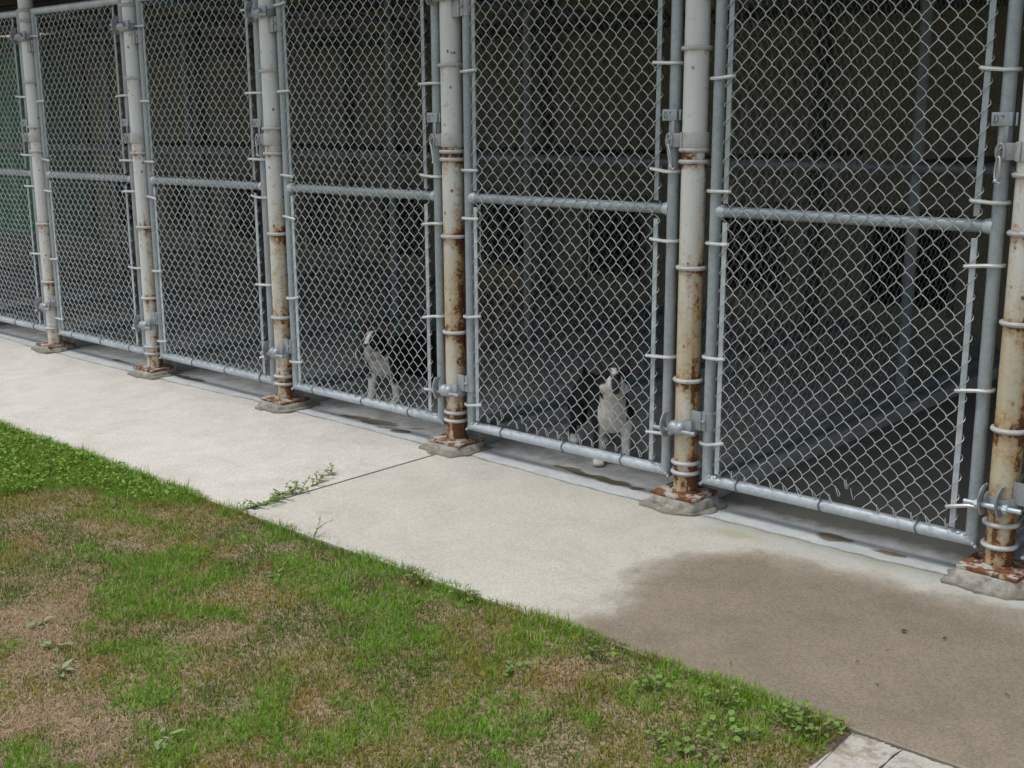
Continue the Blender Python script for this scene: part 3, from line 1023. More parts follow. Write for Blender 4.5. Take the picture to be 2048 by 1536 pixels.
def make_gate(i):
    x0, x1 = POSTS[i] + .096, POSTS[i + 1] - .086
    W = x1 - x0
    t = empty('kennel_gate', GATE_LABEL[i], 'gate', (x0, 0, 0), 0, 'chain-link kennel gates in a row')
    rg = random.Random(40 + i)
    # stiles and rails, mitred corners
    def bar(name, a, c, ma, mc, m):
        """tube a->c whose ends are cut at 45 degrees (ma, mc = extra length at the outer edge)"""
        a, c = Vector(a), Vector(c)
        d = (c - a).normalized()
        n = 20
        side = Vector((0, 1, 0)).cross(d)
        V = []
        L = (c - a).length
        ks = 12
        for q in range(ks + 1):
            u = q / ks
            for k in range(n):
                an = 2 * math.pi * k / n
                off = TR * (math.cos(an) * side + math.sin(an) * Vector((0, 1, 0)))
                s = off.dot(side)
                ext = 0
                if q == 0: ext = -ma * s
                if q == ks: ext = mc * s
                V.append(a + d * (L * u + ext) + off)
        F = []
        for q in range(ks):
            for k in range(n):
                F.append((q * n + k, q * n + (k + 1) % n, q * n + n + (k + 1) % n, q * n + n + k))
        b = MB(); b.add([v[:] for v in V], F)
        return b.build(name, m, t)
    bar('stile', (0, 0, ZB), (0, 0, ZT), -1, -1, M_TUBE)
    bar('stile', (W, 0, ZB), (W, 0, ZT), 1, 1, M_TUBE)
    bar('bottom_rail', (0, 0, ZB), (W, 0, ZB), 1, 1, M_RAIL)
    bar('top_rail', (0, 0, ZT), (W, 0, ZT), -1, -1, M_RAIL)
    # weld beads at the lower corners
    b = MB()
    for cx, s in ((0, 1), (W, -1)):
        for q in range(5):
            tt = q / 4
            b.lathe((cx + s * (-.018 + .036 * tt), -.016, ZB - .016 + .034 * tt), [(.0005, -.006), (.005, -.004), (.0065, 0), (.005, .004), (.0005, .006)], 8)
        b.lathe((cx + s * .04, -.008, ZB + .018), [(.0005, -.004), (.008, -.003), (.012, 0), (.008, .004), (.0005, .006)], 10)
    tag(b.build('weld_bead', M_RAIL, t), kind='stuff')
    b = MB(); b.tube([(TR * .7, .004, ZM), (W - TR * .7, .004, ZM)], .0195, 18)
    mr = b.build('mid_rail', M_TUBE, t)
    for cx, s in ((TR + .002, 1), (W - TR - .002, -1)):
        b = MB(); b.lathe((cx, .004, ZM), [(.024, -.012 * s), (.0245, .004 * s), (.0205, .018 * s)], 18, axis='X'); b.build('rail_cup', M_RAIL, mr)
    # tension bars: two lengths on each side, cut at the mid rail
    bl, br = .052, W - .058
    for bx in (bl, br):
        b = MB(); b.box((bx, -.0195, (ZB + TR + .012 + ZM - .036) / 2), (.0185, .0045, ZM - .036 - ZB - TR - .012), 0, .0008); b.build('tension_bar', M_RAIL, t, 0)
        b = MB(); b.box((bx, -.0195, (ZM + .030 + ZT - TR - .01) / 2), (.0185, .0045, ZT - TR - .01 - ZM - .030), 0, .0008); b.build('tension_bar', M_TUBE, t, 0)
    # tension bands
    for sx, tip, zs in ((0, bl, BANDS_L[i]), (W, br, BANDS_R[i])):
        s = 1 if sx == 0 else -1
        for z in zs:
            tilt = rg.gauss(0, .0035) + (.004 * s if z < .7 else 0)
            tw = rg.uniform(-.004, .006)
            e = tip + s * (.022 + tw)
            pts = [(e, -.024, z + tilt * 1.6), (e - s * .004, -.030, z + tilt * 1.5), (tip, -.0312, z + tilt), (sx + s * .012, -.0312, z)]
            for q in range(1, 8):
                a = q / 7 * math.pi
                pts.append((sx - s * .0275 * math.sin(a) , -.0275 * math.cos(a) - .003 * math.cos(a), z))
            pts.append((sx + s * .014, .0285, z))
            b = MB(); b.tube(pts, .0064, 8)
            b.build('tension_band', M_BAND, t)
    # mesh
    zb = ZB + TR + (.006, .004, .003, .004, .024, .012, .01)[i]
    m0, m1 = bl - .0135, br + .0135
    broken = None
    if i == 5:
        broken = [(17, 1), (18, 2), (19, 2), (20, 1)]
    if i == 4:
        broken = [(6, 1), (9, 1)]
    V, F = chain(m1 - m0, zb, ZT - TR - .004, seed=i, sides=5, rough_bottom=broken, wrap=True, sag=(.004, .006, .004, .007, .006, .005, .004)[i])
    V = V + np.array([m0, -.0235, 0])
    tag(put('chain_link_mesh', mesh_np('chain_link_mesh', V, F, M_WIRE), t), kind='stuff')
    # wire ties round the bottom rail (and one on the top rail)
    for fr in {0: (.3, .6, .85), 1: (.16, .51, .84), 2: (.3, .6, .9), 3: (.14, .49, .80), 4: (.18, .51, .80), 5: (.135, .47, .82), 6: (.2, .5, .8)}[i]:
        b = MB()
        pts = [(fr * W + .002 * math.cos(q * 1.3), (TR + .0026) * math.cos(q / 16 * 2 * math.pi), ZB + (TR + .0026) * math.sin(q / 16 * 2 * math.pi)) for q in range(16)]
        b.tube(pts, .0026, 6, closed=True)
        b.tube([(fr * W, -.012, ZB + TR + .001), (fr * W + .003, -.020, ZB + TR + .018), (fr * W + .008, -.024, ZB + TR + .026)], .0024, 6)
        b.build('wire_tie', M_TIE, t)
    # hinge brackets on the hinge stile
    for z, f in (({0: .31, 1: .315, 2: .33, 3: .318, 4: .305, 5: .338, 6: .30}[i], -1), (1.855, 1)):
        b = MB()
        b.lathe((0, 0, z), [(TR + .001, -.034), (TR + .006, -.033), (TR + .006, .033), (TR + .001, .034)], 20)
        b.box((-.036, -.030, z - f * .002), (.046, .006, .070), R(-8), .0015)
        b.box((-.012, -.0275, z), (.030, .005, .068), 0, .0015)
        b.lathe((-.004, -.034, z + .004), [(.001, -.006), (.008, -.005), (.009, 0), (.001, .004)], 10)
        hb = b.build('hinge_bracket', M_FIT, t, 35)
    # fork latch on the latch stile
    z = {0: 1.405, 1: 1.405, 2: 1.402, 3: 1.423, 4: 1.427, 5: 1.409, 6: 1.42}[i]
    b = MB()
    b.box((W - .003, -.0265, z), (.062, .006, .040), 0, .003)
    b.box((W + .034, -.010, z), (.006, .036, .038), R(18), .002)
    b.lathe((W, 0, z), [(TR + .001, -.019), (TR + .005, -.018), (TR + .005, .018), (TR + .001, .019)], 18)
    la = b.build('latch', M_TUBE, t, 35)
    b = MB(); b.box((W + .012, -.026, z - .048), (.012, .005, .056), 0, .001)
    b.tube([(W + .012, -.026, z - .074), (W + .006, -.034, z - .080), (W - .004, -.038, z - .090), (W + .000, -.036, z - .100)], .0042, 8)
    b.build('latch_fork', M_FIT, la)
    b = MB()                                              # stamped mark: a D and a small hooked stroke
    d0 = W - .024
    b.tube([(d0, -.0298, z - .011), (d0, -.0298, z + .011), (d0 + .007, -.0298, z + .010), (d0 + .0105, -.0298, z + .004), (d0 + .0105, -.0298, z - .004), (d0 + .007, -.0298, z - .010)], .0011, 5, closed=True)
    b.tube([(d0 + .019, -.0298, z + .010), (d0 + .027, -.0298, z + .0095), (d0 + .024, -.0298, z + .003)], .0012, 5)
    b.build('stamped_mark', M_DARKSEAM, la)
    return t
for i in range(7):
    make_gate(i)

# snap hooks hanging from the collar tongues
def snap_hook(px, z, label, tilt, L=.078):
    t = empty('snap_hook', label, 'snap hook', (px - .083, -.044, z - .014), 0, 'steel snap hooks hanging from the latch collars')
    b = MB()
    pts = []
    for q in range(15):
        a = q / 14 * 2 * math.pi
        x = .0085 * math.sin(a)
        zz = -L / 2 + (L / 2) * math.cos(a)
        pts.append((x + tilt * -zz, -.006 * math.sin(a) , zz))
    b.tube(pts[:-1], .0034, 8, closed=True)
    b.build('loop', M_CHROME, t)
    b = MB(); b.lathe((tilt * L * .98, 0, -L * 1.0), [(.001, -.008), (.0075, -.005), (.0085, 0), (.006, .006), (.001, .008)], 10); b.build('swivel', M_CHROME, t)
    b = MB(); b.tube([(tilt * L * .98 + .002, -.002, -L * 1.05), (tilt * L + .012, -.004, -L * 1.1), (tilt * L + .016, -.003, -L * 1.02)], .0026, 6); b.build('trigger', M_CHROME, t)
snap_hook(POSTS[6], 1.317, 'bright snap hook hanging at the right edge post collar', -.06, .070)
snap_hook(POSTS[5], 1.340, 'snap hook hanging at the collar left of the widest gate', .20)
snap_hook(POSTS[4], 1.331, 'snap hook hanging at the collar of the rusted middle post', .20)
snap_hook(POSTS[3], 1.325, 'snap hook hanging at the third post from the left', .12, .06)

# ------------------------------------------------------------------ dogs
def ellipsoid(b, c, r, rot=0.0, n=16, m=10):
    V, F = [], []
    for j in range(m + 1):
        th = math.pi * j / m
        for k in range(n):
            ph = 2 * math.pi * k / n
            v = Vector((r[0] * math.sin(th) * math.cos(ph), r[1] * math.sin(th) * math.sin(ph), r[2] * math.cos(th)))
            v.rotate(Matrix.Rotation(rot, 3, 'Y'))
            V.append((v.x + c[0], v.y + c[1], v.z + c[2]))
    for j in range(m):
        for k in range(n):
            F.append((j * n + k, (j + 1) * n + k, (j + 1) * n + (k + 1) % n, j * n + (k + 1) % n))
    b.add(V, F)

def capsule(b, p0, p1, r0, r1):
    p0, p1 = Vector(p0), Vector(p1)
    pts, rr = [], []
    d = (p1 - p0)
    L = d.length
    d.normalize()
    for q in range(5):
        a = (1 - q / 4) * math.pi / 2 * .97
        pts.append(p0 - d * r0 * math.sin(a)); rr.append(r0 * math.cos(a))
    for q in range(1, 4):
        pts.append(p0 + d * L * q / 4); rr.append(r0 + (r1 - r0) * q / 4)
    for q in range(5):
        a = q / 4 * math.pi / 2 * .97
        pts.append(p1 + d * r1 * math.sin(a)); rr.append(r1 * math.cos(a))
    b.tube(pts, rr, 14)

def make_dog(label, loc, heading, head_yaw, head_up, bodyyaw, scale, paws, head_at, blaze_w, legw):
    t = empty('dog', label, 'dog', loc, heading)
    t.scale = (scale,) * 3
    b = MB()
    by = bodyyaw
    def rb(p):                                            # trunk swings about the shoulders
        x, y = p[0] - .10, p[1]
        return (.10 + x * math.cos(by) - y * math.sin(by), x * math.sin(by) + y * math.cos(by), p[2])
    ellipsoid(b, (.095, 0, .205), (.085, .072, .092), .2)
    ellipsoid(b, rb((.01, 0, .212)), (.13, .066, .076))
    ellipsoid(b, rb((-.09, 0, .218)), (.11, .060, .068))
    ellipsoid(b, rb((-.165, 0, .215)), (.075, .064, .074))
    capsule(b, (.12, 0, .245), (head_at[0] - .02, head_at[1] * .8, head_at[2] - .015), .060, .047)
    # head, in its own frame
    Hm = Matrix.Translation(head_at) @ Matrix.Rotation(head_yaw, 4, 'Z') @ Matrix.Rotation(-head_up, 4, 'Y') @ Matrix.Scale(1.12, 4)
    hb = MB()
    ellipsoid(hb, (0, 0, .010), (.056, .052, .050))
    ellipsoid(hb, (.022, .028, -.008), (.034, .024, .030)); ellipsoid(hb, (.022, -.028, -.008), (.034, .024, .030))
    capsule(hb, (.03, 0, -.008), (.082, 0, -.012), .034, .027)
    ellipsoid(hb, (.072, .014, -.020), (.026, .018, .020)); ellipsoid(hb, (.072, -.014, -.020), (.026, .018, .020))
    capsule(hb, (.02, 0, -.028), (.070, 0, -.034), .026, .017)
    hv = np.concatenate(hb.v)
    hv = np.array([(Hm @ Vector(v))[:] for v in hv])
    b.add(hv, hb.f)
    # legs
    for s, (dx, dy) in zip((1, -1), paws[:2]):
        y = .050 * s
        capsule(b, (.105, y, .195), (.105 + dx * .4, y + dy * .4, .108), .034, .020)
        capsule(b, (.105 + dx * .4, y + dy * .4, .108), (.108 + dx, y + dy, .028), .0198, .0152)
        ellipsoid(b, (.120 + dx, y + dy, .016), (.032, .0225, .017))
        for q in (-.013, 0, .013):
            ellipsoid(b, (.143 + dx - abs(q) * .3, y + dy + q, .012), (.013, .0085, .012), 0, 8, 6)
    for s, (dx, dy) in zip((1, -1), paws[2:]):
        hp = rb((-.165 + dx, .048 * s + dy, .17)); kn = rb((-.125 + dx, .056 * s + dy, .120)); hk = rb((-.215 + dx, .054 * s + dy, .078)); ft = rb((-.200 + dx, .054 * s + dy, .020))
        ellipsoid(b, hp, (.058, .036, .075), .25)
        capsule(b, hp, kn, .045, .032); capsule(b, kn, hk, .029, .017); capsule(b, hk, ft, .0165, .0155)
        pw = rb((-.180 + dx, .054 * s + dy, .016)); ellipsoid(b, pw, (.032, .021, .016))
    tl = [rb((-.225, 0, .245)), rb((-.275, .01, .255)), rb((-.315, .02, .285))]
    capsule(b, tl[0], tl[1], .018, .012); capsule(b, tl[1], tl[2], .012, .006)
    me = bpy.data.meshes.new('body')
    me.from_pydata(np.concatenate(b.v).tolist(), [], b.f)
    tmp = bpy.data.objects.new('tmp', me)
    col.objects.link(tmp)
    md = tmp.modifiers.new('r', 'REMESH'); md.mode = 'VOXEL'; md.voxel_size = .0052
    sm = tmp.modifiers.new('s', 'SMOOTH'); sm.factor = .5; sm.iterations = 5
    dg = bpy.context.evaluated_depsgraph_get()
    me2 = bpy.data.meshes.new_from_object(tmp.evaluated_get(dg))
    bpy.data.objects.remove(tmp)
    me2.name = 'body'
    me2.materials.clear(); me2.materials.append(M_FUR)
    me2.polygons.foreach_set('use_smooth', np.ones(len(me2.polygons), bool))
    co = np.empty(len(me2.vertices) * 3, np.float32)
    me2.vertices.foreach_get('co', co)
    co = co.reshape(-1, 3)
    x, y, z = co.T
    Hi = np.array(Hm.inverted())
    h = co @ Hi[:3, :3].T + Hi[:3, 3]
    nz = (fbm(x * 3 + z, y * 3 - z, 14, 91) - .5)
    black, white, grey = np.array((.010, .010, .011)), np.array((.78, .75, .71)), np.array((.64, .60, .55))
    headd = np.linalg.norm((h - (.03, 0, 0)) / (.085, .07, .07), axis=1)
    ishead = headd < 1.0
    chest = smooth(.02, -.02, np.hypot(y / .054, (z - .195) / .100) - 1 + nz * .25) * smooth(.105, .125, x + nz * .03) * (~ishead)
    throat = smooth(.105, .125, x) * smooth(.052, .042, np.abs(y - .5 * head_at[1])) * smooth(.30, .28, z) * (~ishead)
    lt = np.where(y > 0, legw[0], legw[1])
    legs = smooth(lt + .012, lt - .012, z + nz * .05) * smooth(.05, .065, x) * smooth(-.03, .02, .02 + np.abs(y) * 0)
    legs = legs * np.where(z > .09, smooth(.105, .118, x + nz * .03), 1)
    hind = smooth(.040, .030, z + nz * .02) * (x < .05)
    blz = smooth(blaze_w + .004, blaze_w - .004, np.abs(h[:, 1] + nz * .01)) * smooth(.010, .016, h[:, 2]) * smooth(-.02, .0, h[:, 0]) * ishead
    muz = smooth(.060, .070, h[:, 0]) * smooth(.013, .019, np.abs(h[:, 1]) + np.maximum(0, -.026 - h[:, 2])) * ishead
    lip = smooth(.030, .040, h[:, 0]) * smooth(-.006, -.016, h[:, 2]) * smooth(.020, .028, np.abs(h[:, 1])) * ishead
    jaw = smooth(-.018, -.028, h[:, 2]) * smooth(.082, .070, h[:, 0]) * smooth(-.07, -.05, h[:, 0]) * smooth(.036, .028, np.abs(h[:, 1]))
    snout = smooth(.062, .072, h[:, 0]) * smooth(.017, .012, np.abs(h[:, 1])) * ishead
    C = np.broadcast_to(black, co.shape).copy()
    for m_, c_ in ((np.maximum(chest, throat), grey), (legs, white), (hind, white), (np.maximum(muz, lip), white * .92), (jaw, grey), (blz, white * 1.08), (snout, np.array((.05, .05, .052)))):
        C = C * (1 - m_[:, None]) + c_ * m_[:, None]
    toe = smooth(.018, .008, z) * smooth(.125, .150, x)
    C = C * (1 - .5 * toe[:, None]) + np.array((.42, .26, .22)) * .5 * toe[:, None]
    cattr(me2, 'coat', C)
    put('body', me2, t)
    # ears, eyes, nose ride on the head
    for s in (1, -1):
        e = MB()
        V, F = [], []
        for q in range(6):
            tt = q / 5
            wv = .021 * (1 - tt ** 1.6)
            cx, cz, cyy = -.012 - .010 * tt, .040 + .062 * tt, s * (.036 + .020 * tt)
            for k in range(8):
                a = 2 * math.pi * k / 8
                V.append((cx + (.005 + .004 * (1 - tt)) * math.sin(a), cyy + wv * math.cos(a), cz))
        for q in range(5):
            for k in range(8):
                F.append((q * 8 + k, q * 8 + (k + 1) % 8, q * 8 + 8 + (k + 1) % 8, q * 8 + 8 + k))
        e.add([(Hm @ Vector(v))[:] for v in V], F)
        e.build('ear', M_EAR, t)
        e = MB(); ellipsoid(e, Hm @ Vector((.049, .029 * s, .014)), (.0085,) * 3, 0, 12, 8); e.build('eye', M_NOSE, t)
    e = MB(); ellipsoid(e, Hm @ Vector((.107, 0, -.004)), (.011, .0155, .011), 0, 12, 8); e.build('nose', M_NOSE, t)
    return t

# heading: local +x is where the dog looks
make_dog('black dog with white chest and legs standing sideways, long dark back visible', (-.895, .478, 0), R(-76), R(8), R(4), R(-28), 1.20,
         ((.0, .012), (.02, -.006), (0, .0), (.06, -.0)), (.195, .008, .262), .008, (.100, .118))
make_dog('smaller dog with grey bib and raised muzzle, white paws under the gate rail', (.585, .345, 0), R(-50), R(2), R(30), R(16), 1.12,
         ((.0, .004), (.02, -.0), (.03, .0), (-.01, .0)), (.175, .0, .312), .010, (.175, .042))

# ------------------------------------------------------------------ grass, weeds, small things
LAWN_PTS = np.array([(-1.4,-1.27,0,1),(-1.08,-1.2,0,1),(-.66,-1.22,.05,1),(-.4,-1.21,.1,.8),(-1.01,-1.52,.1,.9),(-.65,-1.56,.5,.1),(-.17,-1.52,.6,.1),(-.49,-1.79,.45,.2),(-.26,-1.67,.6,.1),(-.09,-1.37,.55,.1),(.14,-1.31,.35,.2),(0,-1.15,.3,.3),(.37,-1.25,.3,.3),(.01,-1.63,.5,.2),(.31,-1.62,.35,.5),(.22,-1.98,.9,0),(.34,-2.13,1,0),(.49,-1.99,.8,.1),(.46,-1.92,.3,.6),(.54,-1.8,.35,.5),(.68,-1.78,.3,.7),(.85,-1.82,1,0),(.67,-1.89,.85,0),(.66,-2.12,.6,.4),(.62,-2.27,.95,0),(.91,-2.33,1,0),(.84,-2.13,.6,.3),(.98,-2.19,.45,.3),(1.16,-2.37,.9,0),(1.08,-2.5,.7,.2),(1.3,-2.3,.35,.5),(1.33,-2.21,.3,.4),(1.26,-2.09,.3,.4),(.75,-1.61,.4,.2),(.75,-1.46,.3,.3),(.99,-1.56,.45,.2),(.74,-1.25,.15,.5),(1.01,-1.28,.2,.4),(1.18,-1.62,.25,.5),(1.12,-1.75,.5,.1),(1.32,-1.97,.35,.4),(1.41,-1.88,.5,.1),(1.58,-2.06,.45,.2),(1.64,-1.94,.3,.3),(1.5,-1.73,.2,.4),(1.39,-1.44,.15,.5),(1.64,-1.69,.3,.3),(1.53,-1.39,.2,.4),(1.78,-1.56,.25,.3),(1.86,-1.75,.25,.3),(1.98,-1.7,.6,0),(1.69,-1.26,.2,.4),(1.83,-1.33,.3,.3),(2.01,-1.36,.2,.4),(2.04,-1.5,.3,.3),(2.17,-1.38,.25,.4),(2.22,-1.55,.3,.3),(2.32,-1.4,.25,.3),(2.37,-1.26,.1,.7),(1.02,-1.84,.4,.2),(.64,-1.61,.45,.2),(1.24,-1.39,.4,.2),(1.9,-1.52,.2,.4),(.87,-2.43,.9,0),(1.14,-2.22,.85,.05),(1.1,-2.3,.95,0)])
def lawn_field(x, y):
    """deadness and lushness of the lawn, interpolated between observed spots"""
    d = np.zeros_like(x); l = np.zeros_like(x); w = np.zeros_like(x)
    for px, py, a, c in LAWN_PTS:
        q = 1.0 / (((x - px) ** 2 + (y - py) ** 2) + .004) ** 1.6
        d += q * a; l += q * c; w += q
    d /= w; l /= w
    d = d + .70 * (fbm(x, y, 5.0, 101, 4) - .5) + .45 * (fbm(x, y, 19, 103, 3) - .5) - .14 - .16 * smooth(.8, 1.5, x + .4 * (y + 1.8))
    l = l + .5 * (fbm(x, y, 6.5, 107, 3) - .5)
    return np.clip((d - .31) / .64, 0, 1), np.clip(l, 0, 1)

def blades(n, region, kind):
    x0, x1, y0, y1 = region
    x = RNG.uniform(x0, x1, n); y = RNG.uniform(y0, y1, n)
    # keep what lies in or near the view wedge; the rest stays sparse
    line = (y + 1.12) * (3.08) + (x + 1.98) * (1.46)      # below the lower-left picture edge when negative
    keep = RNG.uniform(0, 1, n) < .35 + .65 * smooth(-2.6, -.25, line)
    d, l = lawn_field(x, y)
    if kind == 'straw':
        keep &= RNG.uniform(0, 1, n) < (.07 + .93 * smooth(.28, .85, d))
    else:
        edge = smooth(.10, .0, EDGE - y)
        keep &= RNG.uniform(0, 1, n) < np.clip(1.45 - 1.45 * d + .35 * l + .9 * edge, .03, 1)
    x, y, d, l = x[keep], y[keep], d[keep], l[keep]
    n = len(x)
    u = RNG.uniform(0, 1, n)
    az = RNG.uniform(0, 2 * math.pi, n)
    edge = smooth(.10, .0, EDGE - y)
    if kind == 'straw':
        L = RNG.uniform(.010, .030, n)
        lean = RNG.uniform(1.15, 1.52, n)
        wd = RNG.uniform(.0006, .0011, n)
        pal = np.array([(.44, .325, .205), (.50, .40, .265), (.34, .25, .15), (.38, .25, .14), (.46, .38, .22), (.27, .205, .125)])
        c = pal[RNG.integers(0, len(pal), n)]
        c = c * RNG.uniform(.75, 1.2, (n, 1))
    else:
        clump = fbm(x, y, 13, 113, 2)
        L = RNG.uniform(.011, .030, n) * (.75 + .5 * l) * (.6 + .8 * clump) + .009 * edge * u
        lean = np.abs(RNG.normal(.75, .45, n))
        wd = RNG.uniform(.0009, .0018, n)
        g0, g1 = np.array((.115, .172, .026)), np.array((.165, .330, .030))
        lushc = smooth(.47, .63, fbm(x, y, 7.5, 141, 4) + .55 * (l - .28))
        c = g0 + (g1 - g0) * np.clip(.85 * lushc + .5 * (u - .45), 0, 1)[:, None]
        mossy = smooth(.44, .58, fbm(x, y, 4.2, 117, 4) + .12 * (RNG.uniform(0, 1, n) - .5)) * (1 - .8 * lushc)
        c = c + (np.array((.250, .245, .038)) - c) * (.75 * mossy)[:, None]
        rusty = smooth(.63, .72, fbm(x, y, 6.5, 151, 4) + .10 * (RNG.uniform(0, 1, n) - .5)) * (1 - .8 * lushc)
        c = c + (np.array((.32, .20, .06)) - c) * (.65 * rusty)[:, None]
        L = L * (1 + .35 * lushc)
        dead = RNG.uniform(0, 1, n) < (.06 + .22 * d)
        c = np.where(dead[:, None], np.array((.42, .32, .18)), c)
        c = c * RNG.uniform(.75, 1.3, (n, 1))
    if kind == 'green':                                   # ragged fringe leaning over the concrete
        fr = RNG.uniform(0, 1, n) < .22 * smooth(.35, .0, EDGE - y)
        y = np.where(fr, EDGE + .012 - np.abs(RNG.normal(0, .018, n)) + .034 * (fbm(x, y * 0, 7, 131, 3) - .5), y)
        az = np.where(fr, RNG.normal(1.57, .9, n), az)
        lean = np.where(fr, RNG.uniform(.2, 1.25, n), lean)
        L = np.where(fr, L * RNG.uniform(.8, 1.4, n), L)
    P = np.stack([x, y, lawn_z(x, y) - .003], 1)
    over = (EDGE - y) < .012
    dirv = np.stack([np.cos(az), np.sin(az), 0 * az], 1)
    side = np.stack([-np.sin(az), np.cos(az), 0 * az], 1)
    up = np.array([0, 0, 1.0])
    def along(f):
        th = lean * (.45 + .75 * f)
        return dirv * (np.sin(th) * L * f)[:, None] + up * (np.cos(th) * L * f)[:, None]
    zoff = (np.where(kind == 'straw', 1, 0) * RNG.uniform(.003, .010, n))[:, None] * up
    B, Mi, T = P + zoff, P + zoff + along(.55), P + zoff + along(1.0)
    s = side * wd[:, None]
    V = np.stack([B - s, B + s, Mi + s * .8, Mi - s * .8, T], 1).reshape(-1, 3)
    o = np.arange(n)[:, None] * 5
    quads = np.stack([o + 0, o + 1, o + 2, o + 3], -1).reshape(-1, 4)
    tris = np.stack([o + 3, o + 2, o + 4], -1).reshape(-1, 3)
    me = bpy.data.meshes.new('grass')
    me.vertices.add(len(V)); me.vertices.foreach_set('co', V.astype(np.float32).ravel())
    loops = np.concatenate([quads.ravel(), tris.ravel()]).astype(np.int32)
    me.loops.add(len(loops)); me.loops.foreach_set('vertex_index', loops)
    st = np.concatenate([np.arange(n) * 4, n * 4 + np.arange(n) * 3]).astype(np.int32)
    me.polygons.add(2 * n); me.polygons.foreach_set('loop_start', st)
    me.materials.append(M_BLADE)
    me.update(calc_edges=True)
    cattr(me, 'tint', np.repeat(np.clip(c, 0, 1), 5, 0))
    return me
REG = (-3.2, LAWN_X1, -3.1, EDGE + .004)
tag(put('grass', blades(520000, REG, 'green')), 'patchy short green grass of the lawn beside the sidewalk', 'grass', kind='stuff')
tag(put('dry_grass', blades(380000, REG, 'straw')), 'dead brown straw lying in the worn patches of the lawn', 'dry grass', kind='stuff')

# broad-leaf ground cover (clover like) in the lush strip along the walk
def clover(n):
    x = RNG.uniform(-3.0, LAWN_X1, n); y = RNG.uniform(-2.7, EDGE + .01, n)
    d, l = lawn_field(x, y)
    p = np.clip((l - .62) * 2.2, 0, 1)
    p = p * np.where((x < -.2), 1.0, .45)
    keep = RNG.uniform(0, 1, n) < p
    x, y = x[keep], y[keep]
    n = len(x)
    h = RNG.uniform(.004, .042, n) * (.4 + 1.1 * fbm(x, y, 9, 161, 3))
    az = RNG.uniform(0, 6.28, n); tl = RNG.uniform(-.2, 1.1, n)
    s = RNG.uniform(.0035, .0115, n)
    d1 = np.stack([np.cos(az) * np.cos(tl), np.sin(az) * np.cos(tl), np.sin(tl)], 1)
    d2 = np.stack([-np.sin(az), np.cos(az), .25 * np.sin(az * 3)], 1)
    P = np.stack([x, y, lawn_z(x, y) + h], 1)
    k = s[:, None]
    V = np.stack([P - d1 * k, P - d1 * k * .2 + d2 * k * .75, P + d1 * k * .8 + d2 * k * .35, P + d1 * k * .8 - d2 * k * .35, P - d1 * k * .2 - d2 * k * .75], 1).reshape(-1, 3)
    me = mesh_np('clover', V, np.arange(5 * n).reshape(-1, 5), M_BLADE, False)
    c = np.array((.18, .31, .05)) * RNG.uniform(.5, 1.5, (n, 1)) + np.array((.04, .02, 0)) * RNG.uniform(0, 1, (n, 1))
    cattr(me, 'tint', np.repeat(c, 5, 0))
    return me
tag(put('clover', clover(85000)), 'bright green leafy ground cover along the lawn edge', 'ground cover', kind='stuff')

# single weeds
def leaf_mesh(L, W_, m, cup=.25):
    n = 7
    V, F = [], []
    for q in range(n):
        t = q / (n - 1)
        w = W_ * math.sin(math.pi * min(1, t ** .8 * .97 + .02)) * .5
        z = cup * L * (t * .6 - t * t * .7)
        V += [(t * L, -w, z + w * .25), (t * L, 0, z), (t * L, w, z + w * .25)]
    for q in range(n - 1):
        a = q * 3
        F += [(a, a + 1, a + 4, a + 3), (a + 1, a + 2, a + 5, a + 4)]
    b = MB(); b.add(V, F)
    o = b.build('leaf', m)
    me = o.data
    bpy.data.objects.remove(o)
    return me
LM = [leaf_mesh(.030, .026, M_LEAF), leaf_mesh(.042, .022, M_LEAF), leaf_mesh(.060, .026, M_LEAF2, .12)]
def weed(x, y, label, n, spread, lm, hi, group='broad-leaf weeds in the lawn'):
    t = empty('weed', label, 'weed', (x, y, float(lawn_z(np.array([x]), np.array([y]))[0])), 0, group)
    rg = random.Random(int((x * 31 + y * 17) * 1000))
    st = MB()
    for q in range(int(n * 1.6)):
        az = rg.uniform(0, 6.28)
        rr = spread * math.sqrt(rg.random())
        h = hi * (.35 + .65 * rg.random())
        px, py = rr * math.cos(az), rr * math.sin(az)
        st.tube([(px * .3, py * .3, 0), (px * .7, py * .7, h * .7), (px, py, h)], .0011, 4)
        o = put('leaf', lm, t)
        o.location = (px, py, h)
        sc = rg.uniform(.28, .68)
        o.scale = (sc, sc, sc)
        o.rotation_euler = (rg.uniform(-.35, .35), rg.uniform(-.45, .25), az + rg.uniform(-.7, .7))
    st.build('stem', M_STEM, t)
    return t
